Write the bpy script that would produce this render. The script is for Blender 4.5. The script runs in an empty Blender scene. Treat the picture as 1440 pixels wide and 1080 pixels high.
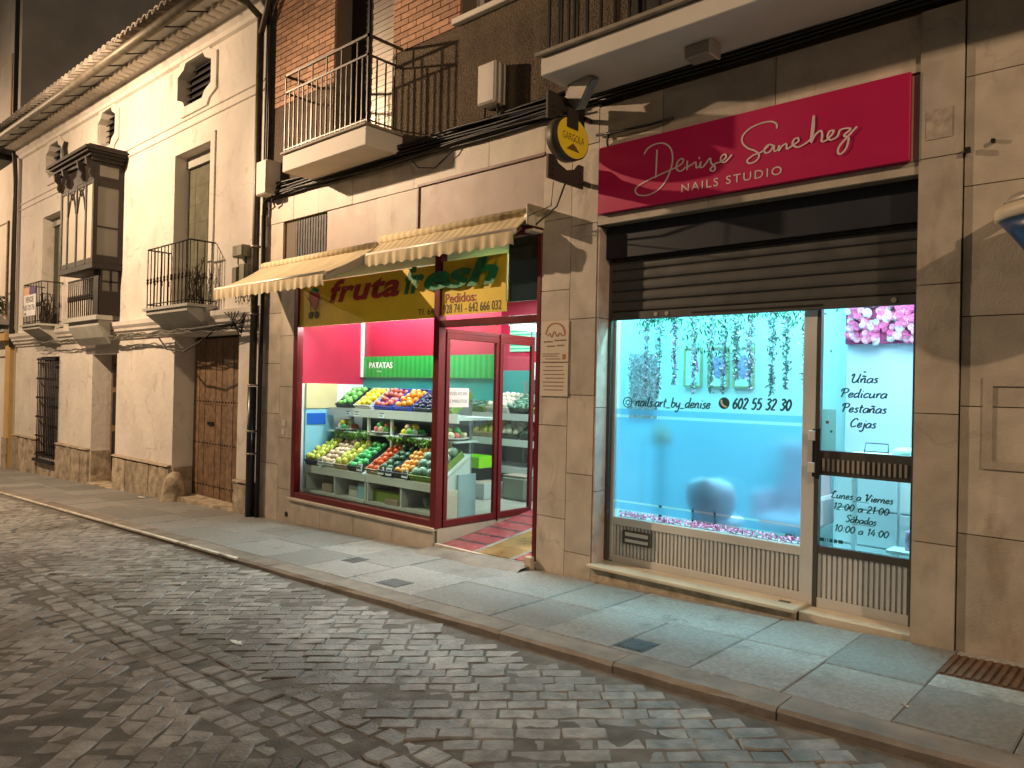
import bpy, bmesh, math, random
from mathutils import Vector, Matrix, Euler
random.seed(7)
R = random.random
def U(a, b): return a + (b - a) * random.random()
SC = bpy.context.scene
COL = SC.collection

# ------------------------------------------------------------------ camera
cd = bpy.data.cameras.new("camera"); cam = bpy.data.objects.new("camera", cd); COL.objects.link(cam)
YAW, PITCH, ROLL, FPX = 0.743393, 0.0050665, 0.0219392, 1049.3
CAM = Vector((0, -5.05, 1.5))
cf = Vector((-math.sin(YAW) * math.cos(PITCH), math.cos(YAW) * math.cos(PITCH), math.sin(PITCH)))
cr = Vector((math.cos(YAW), math.sin(YAW), 0)); cu = cr.cross(cf)
cr, cu = math.cos(ROLL) * cr + math.sin(ROLL) * cu, -math.sin(ROLL) * cr + math.cos(ROLL) * cu
mw = Matrix((cr, cu, -cf)).transposed().to_4x4(); mw.translation = CAM
cam.matrix_world = mw
cd.sensor_width = 36; cd.lens = 36 * FPX / 1440; cd.clip_start = .05; cd.clip_end = 300
SC.camera = cam
def view_px(p):
    v = Vector(p) - CAM; d = v.dot(cf)
    if d <= .05: return (-9999, -9999, .05)
    return 720 + FPX * v.dot(cr) / d, 540 - FPX * v.dot(cu) / d, d

# ------------------------------------------------------------------ night sky
W = bpy.data.worlds.new("World"); SC.world = W; W.use_nodes = True
nt = W.node_tree; nt.nodes.clear()
tc = nt.nodes.new("ShaderNodeTexCoord"); sx = nt.nodes.new("ShaderNodeSeparateXYZ"); cr_ = nt.nodes.new("ShaderNodeValToRGB")
cr_.color_ramp.elements[0].position = 0.0; cr_.color_ramp.elements[0].color = (.095, .076, .058, 1)
cr_.color_ramp.elements[1].position = 0.9; cr_.color_ramp.elements[1].color = (.052, .041, .031, 1)
bg = nt.nodes.new("ShaderNodeBackground"); bg.inputs[1].default_value = 1.0; wo = nt.nodes.new("ShaderNodeOutputWorld")
nt.links.new(tc.outputs["Generated"], sx.inputs[0]); nt.links.new(sx.outputs[2], cr_.inputs[0])
nt.links.new(cr_.outputs[0], bg.inputs[0]); nt.links.new(bg.outputs[0], wo.inputs[0])

# ------------------------------------------------------------------ street lamp lights (fixtures are built further down)
LAMP_A = Vector((-13.5, -4.4, 6.5)); LAMP_B = Vector((5.6, -4.4, 6.3))
def spot(name, loc, target, power, col, cone, blend=1.0, r=.09):
    d = bpy.data.lights.new(name, 'SPOT'); d.energy = power; d.color = col; d.spot_size = math.radians(cone); d.spot_blend = blend
    d.shadow_soft_size = r
    o = bpy.data.objects.new(name, d); COL.objects.link(o); o.location = loc
    o.rotation_euler = (Vector(target) - Vector(loc)).to_track_quat('-Z', 'Y').to_euler(); return o
WARM = (1.0, .70, .445)
spot("lamp_light", LAMP_A - Vector((0, 0, .06)), (-13.5, 0, 3.2), 1900, WARM, 155)
spot("lamp_light", LAMP_A - Vector((0, 0, .06)), (-5.0, 0, 3.0), 3300, WARM, 46, .8)
spot("lamp_light", LAMP_B - Vector((0, 0, .06)), (-1.8, 0, 1.2), 1200, WARM, 95, .8)
def area(name, loc, sx_, sy_, power, col, rot=(0, 0, 0)):
    d = bpy.data.lights.new(name, 'AREA'); d.shape = 'RECTANGLE'; d.size = sx_; d.size_y = sy_; d.energy = power; d.color = col
    o = bpy.data.objects.new(name, d); COL.objects.link(o); o.location = loc; o.rotation_euler = rot; return o
FILL_LAMP = Vector((-25.5, -4.4, 6.5))  # added unseen lamp, brightens the left end of the white house
spot("lamp_light", FILL_LAMP - Vector((0, 0, .06)), (-22.5, 0, 3.4), 1700, WARM, 155)
SC.view_settings.view_transform = 'Standard'; SC.view_settings.look = 'None'
SC.view_settings.exposure = 0.36; SC.view_settings.gamma = 1; SC.view_settings.use_curve_mapping = False
SC.cycles.max_bounces = 8; SC.cycles.diffuse_bounces = 4; SC.cycles.transparent_max_bounces = 16
SC.cycles.sample_clamp_indirect = 4

# ------------------------------------------------------------------ materials
MATS = {}
def mat(name, col, rough=.6, metal=0., var=.12, vs=2.5, bump=0., bs=60., rand=0., spec=.4, stain=None, ss=1.2, st=.55, island=False, detail=6, streak=1.0, crack=0., cs=1.3):
    if name in MATS: return MATS[name]
    m = bpy.data.materials.new(name); m.use_nodes = True; n = m.node_tree.nodes; l = m.node_tree.links
    b = n["Principled BSDF"]; b.inputs["Roughness"].default_value = rough; b.inputs["Metallic"].default_value = metal
    b.inputs["Specular IOR Level"].default_value = spec
    g = n.new("ShaderNodeNewGeometry")
    nz = n.new("ShaderNodeTexNoise"); nz.inputs["Scale"].default_value = vs; nz.inputs["Detail"].default_value = detail; l.new(g.outputs["Position"], nz.inputs["Vector"])
    mr = n.new("ShaderNodeMapRange"); mr.inputs[1].default_value = .3; mr.inputs[2].default_value = .7
    mr.inputs[3].default_value = 1 - var; mr.inputs[4].default_value = 1 + var; l.new(nz.outputs[0], mr.inputs[0])
    val = mr.outputs[0]
    if rand:
        oi = n.new("ShaderNodeObjectInfo"); src = oi.outputs["Random"]
        if island:
            ad = n.new("ShaderNodeMath"); ad.operation = 'ADD'; l.new(oi.outputs["Random"], ad.inputs[0]); l.new(g.outputs["Random Per Island"], ad.inputs[1])
            fr = n.new("ShaderNodeMath"); fr.operation = 'FRACT'; l.new(ad.outputs[0], fr.inputs[0]); src = fr.outputs[0]
        r2 = n.new("ShaderNodeMapRange"); r2.inputs[3].default_value = 1 - rand; r2.inputs[4].default_value = 1 + rand; l.new(src, r2.inputs[0])
        mu = n.new("ShaderNodeMath"); mu.operation = 'MULTIPLY'; l.new(val, mu.inputs[0]); l.new(r2.outputs[0], mu.inputs[1]); val = mu.outputs[0]
    cc = n.new("ShaderNodeVectorMath"); cc.operation = 'SCALE'; cc.inputs[0].default_value = col[:3]; l.new(val, cc.inputs["Scale"])
    out = cc.outputs[0]
    if stain:
        n2 = n.new("ShaderNodeTexNoise"); n2.inputs["Scale"].default_value = ss; n2.inputs["Detail"].default_value = 8; n2.inputs["Roughness"].default_value = .65
        vm = n.new("ShaderNodeVectorMath"); vm.operation = 'MULTIPLY'; vm.inputs[1].default_value = (1, 1, streak); l.new(g.outputs["Position"], vm.inputs[0]); l.new(vm.outputs[0], n2.inputs["Vector"])
        m2 = n.new("ShaderNodeMapRange"); m2.inputs[1].default_value = st; m2.inputs[2].default_value = st + .16; l.new(n2.outputs[0], m2.inputs[0])
        mx = n.new("ShaderNodeMix"); mx.data_type = 'RGBA'; l.new(m2.outputs[0], mx.inputs[0]); l.new(out, mx.inputs[6]); mx.inputs[7].default_value = (*stain, 1); out = mx.outputs[2]
    if crack:
        nd = n.new("ShaderNodeTexNoise"); nd.inputs["Scale"].default_value = 3.5; nd.inputs["Detail"].default_value = 6; l.new(g.outputs["Position"], nd.inputs["Vector"])
        v1 = n.new("ShaderNodeVectorMath"); v1.operation = 'SCALE'; v1.inputs["Scale"].default_value = .35; l.new(nd.outputs["Color"], v1.inputs[0])
        v2 = n.new("ShaderNodeVectorMath"); v2.operation = 'ADD'; l.new(g.outputs["Position"], v2.inputs[0]); l.new(v1.outputs[0], v2.inputs[1])
        vo = n.new("ShaderNodeTexVoronoi"); vo.feature = 'DISTANCE_TO_EDGE'; vo.inputs["Scale"].default_value = cs; l.new(v2.outputs[0], vo.inputs["Vector"])
        c1 = n.new("ShaderNodeMapRange"); c1.inputs[1].default_value = .002; c1.inputs[2].default_value = .010; c1.inputs[3].default_value = 1; c1.inputs[4].default_value = 0; l.new(vo.outputs["Distance"], c1.inputs[0])
        nm = n.new("ShaderNodeTexNoise"); nm.inputs["Scale"].default_value = .9; l.new(g.outputs["Position"], nm.inputs["Vector"])
        c2 = n.new("ShaderNodeMapRange"); c2.inputs[1].default_value = .5; c2.inputs[2].default_value = .6; l.new(nm.outputs[0], c2.inputs[0])
        c3 = n.new("ShaderNodeMath"); c3.operation = 'MULTIPLY'; l.new(c1.outputs[0], c3.inputs[0]); l.new(c2.outputs[0], c3.inputs[1])
        c4 = n.new("ShaderNodeMath"); c4.operation = 'MULTIPLY_ADD'; c4.inputs[1].default_value = -crack; c4.inputs[2].default_value = 1; l.new(c3.outputs[0], c4.inputs[0])
        sc4 = n.new("ShaderNodeVectorMath"); sc4.operation = 'SCALE'; l.new(out, sc4.inputs[0]); l.new(c4.outputs[0], sc4.inputs["Scale"]); out = sc4.outputs[0]
    l.new(out, b.inputs["Base Color"])
    rr = n.new("ShaderNodeMapRange"); rr.inputs[3].default_value = max(0, rough - .12); rr.inputs[4].default_value = min(1, rough + .12); l.new(nz.outputs[0], rr.inputs[0]); l.new(rr.outputs[0], b.inputs["Roughness"])
    if bump:
        n3 = n.new("ShaderNodeTexNoise"); n3.inputs["Scale"].default_value = bs; n3.inputs["Detail"].default_value = 5; l.new(g.outputs["Position"], n3.inputs["Vector"])
        bp = n.new("ShaderNodeBump"); bp.inputs["Strength"].default_value = min(1, bump); bp.inputs["Distance"].default_value = .01 * max(1, bump); l.new(n3.outputs[0], bp.inputs["Height"]); l.new(bp.outputs[0], b.inputs["Normal"])
    MATS[name] = m; return m
def emis(name, col, s):
    m = bpy.data.materials.new(name); m.use_nodes = True; n = m.node_tree.nodes; n.clear()
    e = n.new("ShaderNodeEmission"); e.inputs[0].default_value = (*col, 1); e.inputs[1].default_value = s; o = n.new("ShaderNodeOutputMaterial"); m.node_tree.links.new(e.outputs[0], o.inputs[0]); return m
def glassmat(name, tint, refl=.05):
    m = bpy.data.materials.new(name); m.use_nodes = True; n = m.node_tree.nodes; n.clear(); l = m.node_tree.links
    t = n.new("ShaderNodeBsdfTransparent"); t.inputs[0].default_value = (*tint, 1); g = n.new("ShaderNodeBsdfGlossy"); g.inputs["Roughness"].default_value = .02
    lw = n.new("ShaderNodeLayerWeight"); lw.inputs[0].default_value = .5; pw = n.new("ShaderNodeMath"); pw.operation = 'POWER'; pw.inputs[1].default_value = 5; l.new(lw.outputs["Facing"], pw.inputs[0])
    f = n.new("ShaderNodeMath"); f.operation = 'MULTIPLY_ADD'; f.inputs[1].default_value = .9; f.inputs[2].default_value = refl * .6; l.new(pw.outputs[0], f.inputs[0]); x = n.new("ShaderNodeMixShader"); o = n.new("ShaderNodeOutputMaterial")
    l.new(f.outputs[0], x.inputs[0]); l.new(t.outputs[0], x.inputs[1]); l.new(g.outputs[0], x.inputs[2]); l.new(x.outputs[0], o.inputs[0]); return m
def filmmat(name, col, through):
    m = bpy.data.materials.new(name); m.use_nodes = True; n = m.node_tree.nodes; n.clear(); l = m.node_tree.links
    t = n.new("ShaderNodeBsdfTransparent"); t.inputs[0].default_value = (*col, 1); g = n.new("ShaderNodeBsdfTranslucent"); g.inputs[0].default_value = (*col, 1)
    x = n.new("ShaderNodeMixShader"); x.inputs[0].default_value = 1 - through; o = n.new("ShaderNodeOutputMaterial")
    l.new(t.outputs[0], x.inputs[1]); l.new(g.outputs[0], x.inputs[2]); l.new(x.outputs[0], o.inputs[0]); return m
def stripes(name, c1, c2, period, axis=0, rough=.8, duty=.5):
    m = bpy.data.materials.new(name); m.use_nodes = True; n = m.node_tree.nodes; l = m.node_tree.links; b = n["Principled BSDF"]; b.inputs["Roughness"].default_value = rough
    g = n.new("ShaderNodeNewGeometry"); s = n.new("ShaderNodeSeparateXYZ"); l.new(g.outputs["Position"], s.inputs[0])
    d = n.new("ShaderNodeMath"); d.operation = 'DIVIDE'; d.inputs[1].default_value = period; l.new(s.outputs[axis], d.inputs[0])
    f = n.new("ShaderNodeMath"); f.operation = 'FRACT'; l.new(d.outputs[0], f.inputs[0]); q = n.new("ShaderNodeMath"); q.operation = 'GREATER_THAN'; q.inputs[1].default_value = duty; l.new(f.outputs[0], q.inputs[0])
    nz = n.new("ShaderNodeTexNoise"); nz.inputs["Scale"].default_value = 4; nz.inputs["Detail"].default_value = 8; l.new(g.outputs["Position"], nz.inputs["Vector"])
    mx = n.new("ShaderNodeMix"); mx.data_type = 'RGBA'; l.new(q.outputs[0], mx.inputs[0]); mx.inputs[6].default_value = (*c1, 1); mx.inputs[7].default_value = (*c2, 1)
    m2 = n.new("ShaderNodeMapRange"); m2.inputs[3].default_value = .7; m2.inputs[4].default_value = 1.2; l.new(nz.outputs[0], m2.inputs[0])
    v = n.new("ShaderNodeVectorMath"); v.operation = 'SCALE'; l.new(mx.outputs[2], v.inputs[0]); l.new(m2.outputs[0], v.inputs["Scale"]); l.new(v.outputs[0], b.inputs["Base Color"]); return m

# ------------------------------------------------------------------ object helpers
ORG = {}
def root(name, loc, label, cat, group=None, rot=None):
    o = bpy.data.objects.new(name, None); COL.objects.link(o); o.location = loc; o.empty_display_size = .1
    if rot: o.rotation_euler = rot
    ORG[o.name] = Vector(loc); o["label"] = label; o["category"] = cat
    if group: o["group"] = group
    return o
def tag(o, label=None, cat=None, group=None, kind=None):
    if label: o["label"] = label
    if cat: o["category"] = cat
    if group: o["group"] = group
    if kind: o["kind"] = kind
    return o
class MB:
    def __init__(s): s.v = []; s.f = []; s.sm = []
    def add(s, vs, fs, smooth=False):
        b = len(s.v); s.v += [tuple(p) for p in vs]; s.f += [tuple(b + i for i in f) for f in fs]; s.sm += [smooth] * len(fs); return s
    def box(s, x0, x1, y0, y1, z0, z1):
        if x0 > x1: x0, x1 = x1, x0
        if y0 > y1: y0, y1 = y1, y0
        if z0 > z1: z0, z1 = z1, z0
        return s.add([(x0, y0, z0), (x1, y0, z0), (x1, y1, z0), (x0, y1, z0), (x0, y0, z1), (x1, y0, z1), (x1, y1, z1), (x0, y1, z1)],
                     [(0, 3, 2, 1), (4, 5, 6, 7), (0, 1, 5, 4), (1, 2, 6, 5), (2, 3, 7, 6), (3, 0, 4, 7)])
    def quad(s, a, b, c, d): return s.add([a, b, c, d], [(0, 1, 2, 3)])
    def prismx(s, prof, x0, x1, za=0, zb=0):   # profile of (y,z), counter-clockwise seen from +x; za/zb: z offset at each end
        n = len(prof)
        vs = [(x0, y, z + za) for y, z in prof] + [(x1, y, z + zb) for y, z in prof]
        fs = [(i, (i + 1) % n, (i + 1) % n + n, i + n) for i in range(n)]
        return s.add(vs, [tuple(reversed(f)) for f in fs] + [tuple(range(n)), tuple(reversed(range(n, 2 * n)))])
    def prismy(s, prof, y0, y1):               # profile of (x,z)
        n = len(prof)
        vs = [(x, y0, z) for x, z in prof] + [(x, y1, z) for x, z in prof]
        return s.add(vs, [tuple([i, (i + 1) % n, (i + 1) % n + n, i + n]) for i in range(n)] + [tuple(range(n)), tuple(reversed(range(n, 2 * n)))])
    def ringy(s, outer, inner, y0, y1):
        n = len(outer)
        vs = [(x, y0, z) for x, z in outer] + [(x, y0, z) for x, z in inner] + [(x, y1, z) for x, z in outer] + [(x, y1, z) for x, z in inner]
        fs = []
        for i in range(n):
            j = (i + 1) % n
            fs += [(i, j, n + j, n + i), (2 * n + i, 3 * n + i, 3 * n + j, 2 * n + j), (i, 2 * n + i, 2 * n + j, j), (n + i, n + j, 3 * n + j, 3 * n + i)]
        return s.add(vs, fs)
    def tube(s, pts, r, n=6, cap=True):
        pts = [Vector(p) for p in pts]; b = len(s.v); rings = []
        for i, p in enumerate(pts):
            t = (pts[min(i + 1, len(pts) - 1)] - pts[max(i - 1, 0)]).normalized()
            a = t.cross(Vector((0, 0, 1)) if abs(t.z) < .9 else Vector((1, 0, 0))).normalized(); c = t.cross(a)
            rr = r[i] if isinstance(r, (list, tuple)) else r
            rings.append([p + (a * math.cos(2 * math.pi * k / n) + c * math.sin(2 * math.pi * k / n)) * rr for k in range(n)])
        vs = [q for rg in rings for q in rg]; fs = []
        for i in range(len(pts) - 1):
            for k in range(n): fs.append((i * n + k, i * n + (k + 1) % n, (i + 1) * n + (k + 1) % n, (i + 1) * n + k))
        s.add(vs, fs, True)
        if cap: s.add([], []); s.f += [tuple(b + k for k in reversed(range(n))), tuple(b + (len(pts) - 1) * n + k for k in range(n))]; s.sm += [False, False]
        return s
    def lathe(s, prof, c, n=20, axis='z', close=True):
        c = Vector(c); vs = []; fs = []
        for r, h in prof:
            for k in range(n):
                a = 2 * math.pi * k / n; u, v = r * math.cos(a), r * math.sin(a)
                vs.append(c + (Vector((u, v, h)) if axis == 'z' else Vector((h, u, v)) if axis == 'x' else Vector((u, h, v))))
        m = len(prof)
        for i in range(m - 1):
            for k in range(n): fs.append((i * n + k, i * n + (k + 1) % n, (i + 1) * n + (k + 1) % n, (i + 1) * n + k))
        s.add(vs, fs, True)
        if close:
            b = len(s.v) - len(vs); s.f += [tuple(b + k for k in reversed(range(n))), tuple(b + (m - 1) * n + k for k in range(n))]; s.sm += [False, False]
        return s
    def ball(s, c, r, n=8, m=6, sc=(1, 1, 1)):
        c = Vector(c); vs = [c + Vector((0, 0, -r * sc[2]))]; fs = []
        for i in range(1, m):
            t = math.pi * i / m - math.pi / 2
            for k in range(n):
                a = 2 * math.pi * k / n; vs.append(c + Vector((r * sc[0] * math.cos(t) * math.cos(a), r * sc[1] * math.cos(t) * math.sin(a), r * sc[2] * math.sin(t))))
        vs.append(c + Vector((0, 0, r * sc[2])))
        for k in range(n):
            fs.append((0, 1 + (k + 1) % n, 1 + k)); fs.append((len(vs) - 1, 1 + (m - 2) * n + k, 1 + (m - 2) * n + (k + 1) % n))
            for i in range(m - 2): fs.append((1 + i * n + k, 1 + i * n + (k + 1) % n, 1 + (i + 1) * n + (k + 1) % n, 1 + (i + 1) * n + k))
        return s.add(vs, fs, True)
    def mesh(s, name, m, off=(0, 0, 0)):
        me = bpy.data.meshes.new(name); ox, oy, oz = off
        me.from_pydata([(x - ox, y - oy, z - oz) for x, y, z in s.v], [], s.f)
        me.polygons.foreach_set("use_smooth", s.sm); me.materials.append(m); me.update(); return me
    def build(s, name, m, parent=None, bevel=0, fix=True):
        org = ORG[parent.name] if parent else Vector((0, 0, 0))
        if parent is None and s.v:
            xs = [p[0] for p in s.v]; ys = [p[1] for p in s.v]; zs = [p[2] for p in s.v]
            org = Vector(((min(xs) + max(xs)) / 2, (min(ys) + max(ys)) / 2, min(zs)))
        me = s.mesh(name, m, org)
        if bevel or fix:
            bm = bmesh.new(); bm.from_mesh(me)
            if fix: bmesh.ops.recalc_face_normals(bm, faces=bm.faces)
            if bevel:
                es = [e for e in bm.edges if len(e.link_faces) == 2 and e.calc_face_angle(0) > .6]
                bmesh.ops.bevel(bm, geom=es, offset=bevel, segments=1, affect='EDGES', clamp_overlap=True)
            bm.to_mesh(me); bm.free()
        o = bpy.data.objects.new(name, me); COL.objects.link(o)
        if parent: o.parent = parent
        else: o.location = org
        ORG[o.name] = org
        return o
def put(name, me, loc, parent=None, rot=None, scale=None):
    o = bpy.data.objects.new(name, me); COL.objects.link(o); loc = Vector(loc)
    if parent: o.parent = parent; o.location = loc - ORG[parent.name]
    else: o.location = loc; ORG[o.name] = loc
    if rot is not None: o.rotation_euler = rot
    if scale is not None: o.scale = scale
    return o
def bx(name, m, parent, x0, x1, y0, y1, z0, z1, bevel=0): return MB().box(x0, x1, y0, y1, z0, z1).build(name, m, parent, bevel)
def facade(x0, x1, z0, z1, holes, y, dep):
    """front sheet at y with real openings and their reveals, closed at the outer edge by a return of depth dep"""
    xs = sorted({x0, x1} | {h[0] for h in holes} | {h[1] for h in holes}); zs = sorted({z0, z1} | {h[2] for h in holes} | {h[3] for h in holes})
    xs = [x for x in xs if x0 <= x <= x1]; zs = [z for z in zs if z0 <= z <= z1]; b = MB()
    for i in range(len(xs) - 1):
        for j in range(len(zs) - 1):
            cx, cz = (xs[i] + xs[i + 1]) / 2, (zs[j] + zs[j + 1]) / 2
            if any(h[0] < cx < h[1] and h[2] < cz < h[3] for h in holes): continue
            for yy in (y, y + dep): b.quad((xs[i], yy, zs[j]), (xs[i + 1], yy, zs[j]), (xs[i + 1], yy, zs[j + 1]), (xs[i], yy, zs[j + 1]))
    for h in list(holes) + [(x0, x1, z0, z1)]:
        a, c, d, e = h[:4]; Y = y + dep
        b.quad((a, y, d), (a, Y, d), (a, Y, e), (a, y, e)); b.quad((c, y, d), (c, y, e), (c, Y, e), (c, Y, d))
        b.quad((a, y, e), (a, Y, e), (c, Y, e), (c, y, e)); b.quad((a, y, d), (c, y, d), (c, Y, d), (a, Y, d))
    return b
def frosted(name, col, through, rough):
    m = bpy.data.materials.new(name); m.use_nodes = True; n = m.node_tree.nodes; n.clear(); l = m.node_tree.links
    t = n.new("ShaderNodeBsdfTransparent"); t.inputs[0].default_value = (*col, 1); g = n.new("ShaderNodeBsdfRefraction"); g.inputs["Color"].default_value = (*col, 1); g.inputs["Roughness"].default_value = rough; g.inputs["IOR"].default_value = 1.45
    x = n.new("ShaderNodeMixShader"); x.inputs[0].default_value = 1 - through; o = n.new("ShaderNodeOutputMaterial")
    l.new(t.outputs[0], x.inputs[1]); l.new(g.outputs[0], x.inputs[2]); l.new(x.outputs[0], o.inputs[0]); return m
# lettering ---------------------------------------------------------------
TEXTS = []
def txt(s, x0, x1, z0, z1, y, m, parent, shear=0., bold=0., name="lettering", face='front', fn=None, space=1.0):
    c = bpy.data.curves.new(name, 'FONT'); c.body = s; c.shear = shear; c.offset = bold; c.resolution_u = 3; c.space_character = space
    o = bpy.data.objects.new("tmp_text", c); COL.objects.link(o); TEXTS.append((o, x0, x1, z0, z1, y, m, parent, name, fn))
def flush_text():
    bpy.context.view_layer.update(); dg = bpy.context.evaluated_depsgraph_get()
    for o, x0, x1, z0, z1, y, m, parent, name, fn in TEXTS:
        me = bpy.data.meshes.new_from_object(o.evaluated_get(dg)); xs = [v.co.x for v in me.vertices]; ys = [v.co.y for v in me.vertices]
        ax, bx_, ay, by = min(xs), max(xs), min(ys), max(ys); og = ORG[parent.name]
        for v in me.vertices:
            p = Vector((x0 + (v.co.x - ax) / (bx_ - ax) * (x1 - x0), y, z0 + (v.co.y - ay) / (by - ay) * (z1 - z0)))
            if fn: p = fn(p)
            v.co = p - og
        me.materials.clear(); me.materials.append(m); q = bpy.data.objects.new(name, me); COL.objects.link(q); q.parent = parent
    for t in TEXTS: bpy.data.objects.remove(t[0])
def smooth(pts, k=5):
    P = [pts[0]] + list(pts) + [pts[-1]]; out = []
    for i in range(1, len(P) - 2):
        for j in range(k):
            t = j / k; a, b, c, d = P[i - 1], P[i], P[i + 1], P[i + 2]
            out.append(tuple(.5 * (2 * b[q] + (c[q] - a[q]) * t + (2 * a[q] - 5 * b[q] + 4 * c[q] - d[q]) * t * t + (3 * b[q] - a[q] - 3 * c[q] + d[q]) * t ** 3) for q in (0, 1)))
    return out + [tuple(pts[-1])]
def ribbon(b, pts, y, w, k=5):
    p = smooth(pts, k); L = []
    for i in range(len(p)):
        dx = p[min(i + 1, len(p) - 1)][0] - p[max(i - 1, 0)][0]; dz = p[min(i + 1, len(p) - 1)][1] - p[max(i - 1, 0)][1]; n = math.hypot(dx, dz) or 1
        ww = w * (.75 + .35 * abs(dz / n)); yy = y - .00003 * i; L.append(((p[i][0] - dz / n * ww / 2, yy, p[i][1] + dx / n * ww / 2), (p[i][0] + dz / n * ww / 2, yy, p[i][1] - dx / n * ww / 2)))
    vs = [q for pr in L for q in pr]; b.add(vs, [(2 * i, 2 * i + 1, 2 * i + 3, 2 * i + 2) for i in range(len(L) - 1)])
GL = {
'a': (1.1, [[(.9,.85),(.5,1),(.1,.6),(.15,.1),(.5,0),(.85,.5),(.92,.95),(.88,.2),(1.08,.05)]]), 'c': (.9, [[(.8,.8),(.5,1),(.1,.5),(.3,0),(.8,.25)]]),
'e': (.9, [[(.1,.45),(.6,.6),(.65,.95),(.3,.95),(.08,.4),(.35,0),(.85,.3)]]), 'o': (1, [[(.5,1),(.1,.6),(.2,.05),(.6,0),(.9,.5),(.7,.98),(.45,1)]]),
'n': (1.1, [[(.1,.95),(.15,0)],[(.13,.5),(.5,1),(.75,.85),(.75,.1),(1.05,.1)]]), 'i': (.5, [[(.2,1),(.18,.15),(.42,.05)],[(.22,1.4),(.3,1.5)]]),
'u': (1.1, [[(.15,1),(.12,.2),(.4,0),(.75,.4),(.82,1)],[(.82,1),(.8,.2),(1.05,.05)]]), 'r': (.75, [[(.15,1),(.17,0)],[(.17,.5),(.45,.95),(.72,.88)]]),
's': (.8, [[(.7,.9),(.4,1),(.2,.75),(.5,.5),(.6,.2),(.35,0),(.05,.12)]]), 'd': (1.1, [[(.8,.85),(.45,1),(.1,.55),(.3,0),(.75,.35)],[(.88,2),(.82,.2),(1.05,.05)]]),
't': (.75, [[(.35,1.7),(.28,.2),(.6,.02)],[(.02,1.1),(.7,1.18)]]), 'l': (.5, [[(.2,2),(.15,.2),(.42,.02)]]),
'b': (1, [[(.15,2),(.15,.1)],[(.15,.6),(.5,1),(.88,.6),(.6,.02),(.15,.1)]]), 'y': (1.05, [[(.15,1),(.15,.35),(.45,.1),(.8,.5)],[(.88,1),(.8,-.4),(.45,-.9),(.15,-.6)]]),
'j': (.6, [[(.35,1),(.3,-.5),(0,-.9),(-.3,-.6)],[(.38,1.4),(.46,1.5)]]), 'U': (1.6, [[(-.1,1.5),(.15,1.9),(.35,1.8),(.25,.6),(.5,0),(.9,.2),(1.25,1)],[(1.35,2),(1.2,.3),(1.48,.05)]]),
'P': (1.35, [[(.45,1.85),(.3,0)],[(0,1.3),(.1,1.8),(.7,2),(1.15,1.7),(1,1.15),(.4,.95)]]), 'C': (1.3, [[(1.15,1.6),(.9,1.95),(.5,1.8),(.1,.9),(.4,.05),(1.1,.35)]]),
'L': (1.2, [[(.6,1.6),(.75,1.95),(.4,1.9),(.3,1),(.15,.1),(.6,.15),(1.1,0)],[(0,1.1),(.2,1.5)]]), 'V': (1.4, [[(0,1.5),(.2,1.9),(.4,1.7),(.45,0),(.9,1),(1.3,2)]]),
'S': (1.1, [[(1,1.6),(.8,1.95),(.4,1.9),(.2,1.5),(.6,1.05),(.85,.6),(.5,0),(.05,.25)]]),
'0': (1.15, [[(.5,1.9),(.12,1.3),(.12,.6),(.5,0),(.9,.6),(.9,1.3),(.5,1.9)]]), '1': (.8, [[(.1,1.5),(.4,1.85),(.45,1.9),(.42,0)]]),
'2': (1.1, [[(.1,1.5),(.45,1.9),(.85,1.5),(.5,.7),(.08,.02)],[(.08,.02),(.95,.02)]]), '3': (1.1, [[(.1,1.7),(.5,1.9),(.85,1.5),(.4,1.05),(.88,.6),(.5,0),(.05,.2)]]),
'4': (1.15, [[(.6,1.9),(.05,.55)],[(.05,.55),(1,.55)],[(.75,1.2),(.7,0)]]), '5': (1.1, [[(.85,1.88),(.25,1.88)],[(.25,1.88),(.17,1.05),(.6,1.15),(.88,.6),(.5,0),(.05,.15)]]),
'6': (1.1, [[(.75,1.85),(.3,1.3),(.1,.6),(.45,0),(.88,.45),(.6,1.0),(.15,.7)]]), ':': (.6, [[(.25,.2),(.33,.28)],[(.3,1.1),(.38,1.18)]]), '.': (.45, [[(.15,.05),(.23,.12)]]),
'_': (1, [[(.0,-.15),(.95,-.15)]]), ' ': (.8, [])}
GL['ñ'] = (1.1, GL['n'][1] + [[(.15,1.35),(.35,1.55),(.6,1.35),(.8,1.5)]]); GL['á'] = (1.1, GL['a'][1] + [[(.5,1.3),(.8,1.65)]])
_so = [0]
def script(s, x0, x1, z0, h, y, m, parent, w=.2, slant=.22, name="lettering"):
    """italic brush lettering: x-height unit = h; stretched to the span x0..x1"""
    st = []; x = 0
    for ch in s:
        adv, ss = GL[ch]
        for q in ss: st.append([(x + px + pz * slant, pz) for px, pz in q])
        x += adv
    xa = min(p[0] for q in st for p in q); xb = max(p[0] for q in st for p in q); k = (x1 - x0) / (xb - xa); b = MB()
    for iq, q in enumerate(st): ribbon(b, [(x0 + (px - xa) * k, z0 + pz * h) for px, pz in q], y - .00012 * (iq % 6), w * h)
    return b.build(name, m, parent, fix=False)
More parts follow.
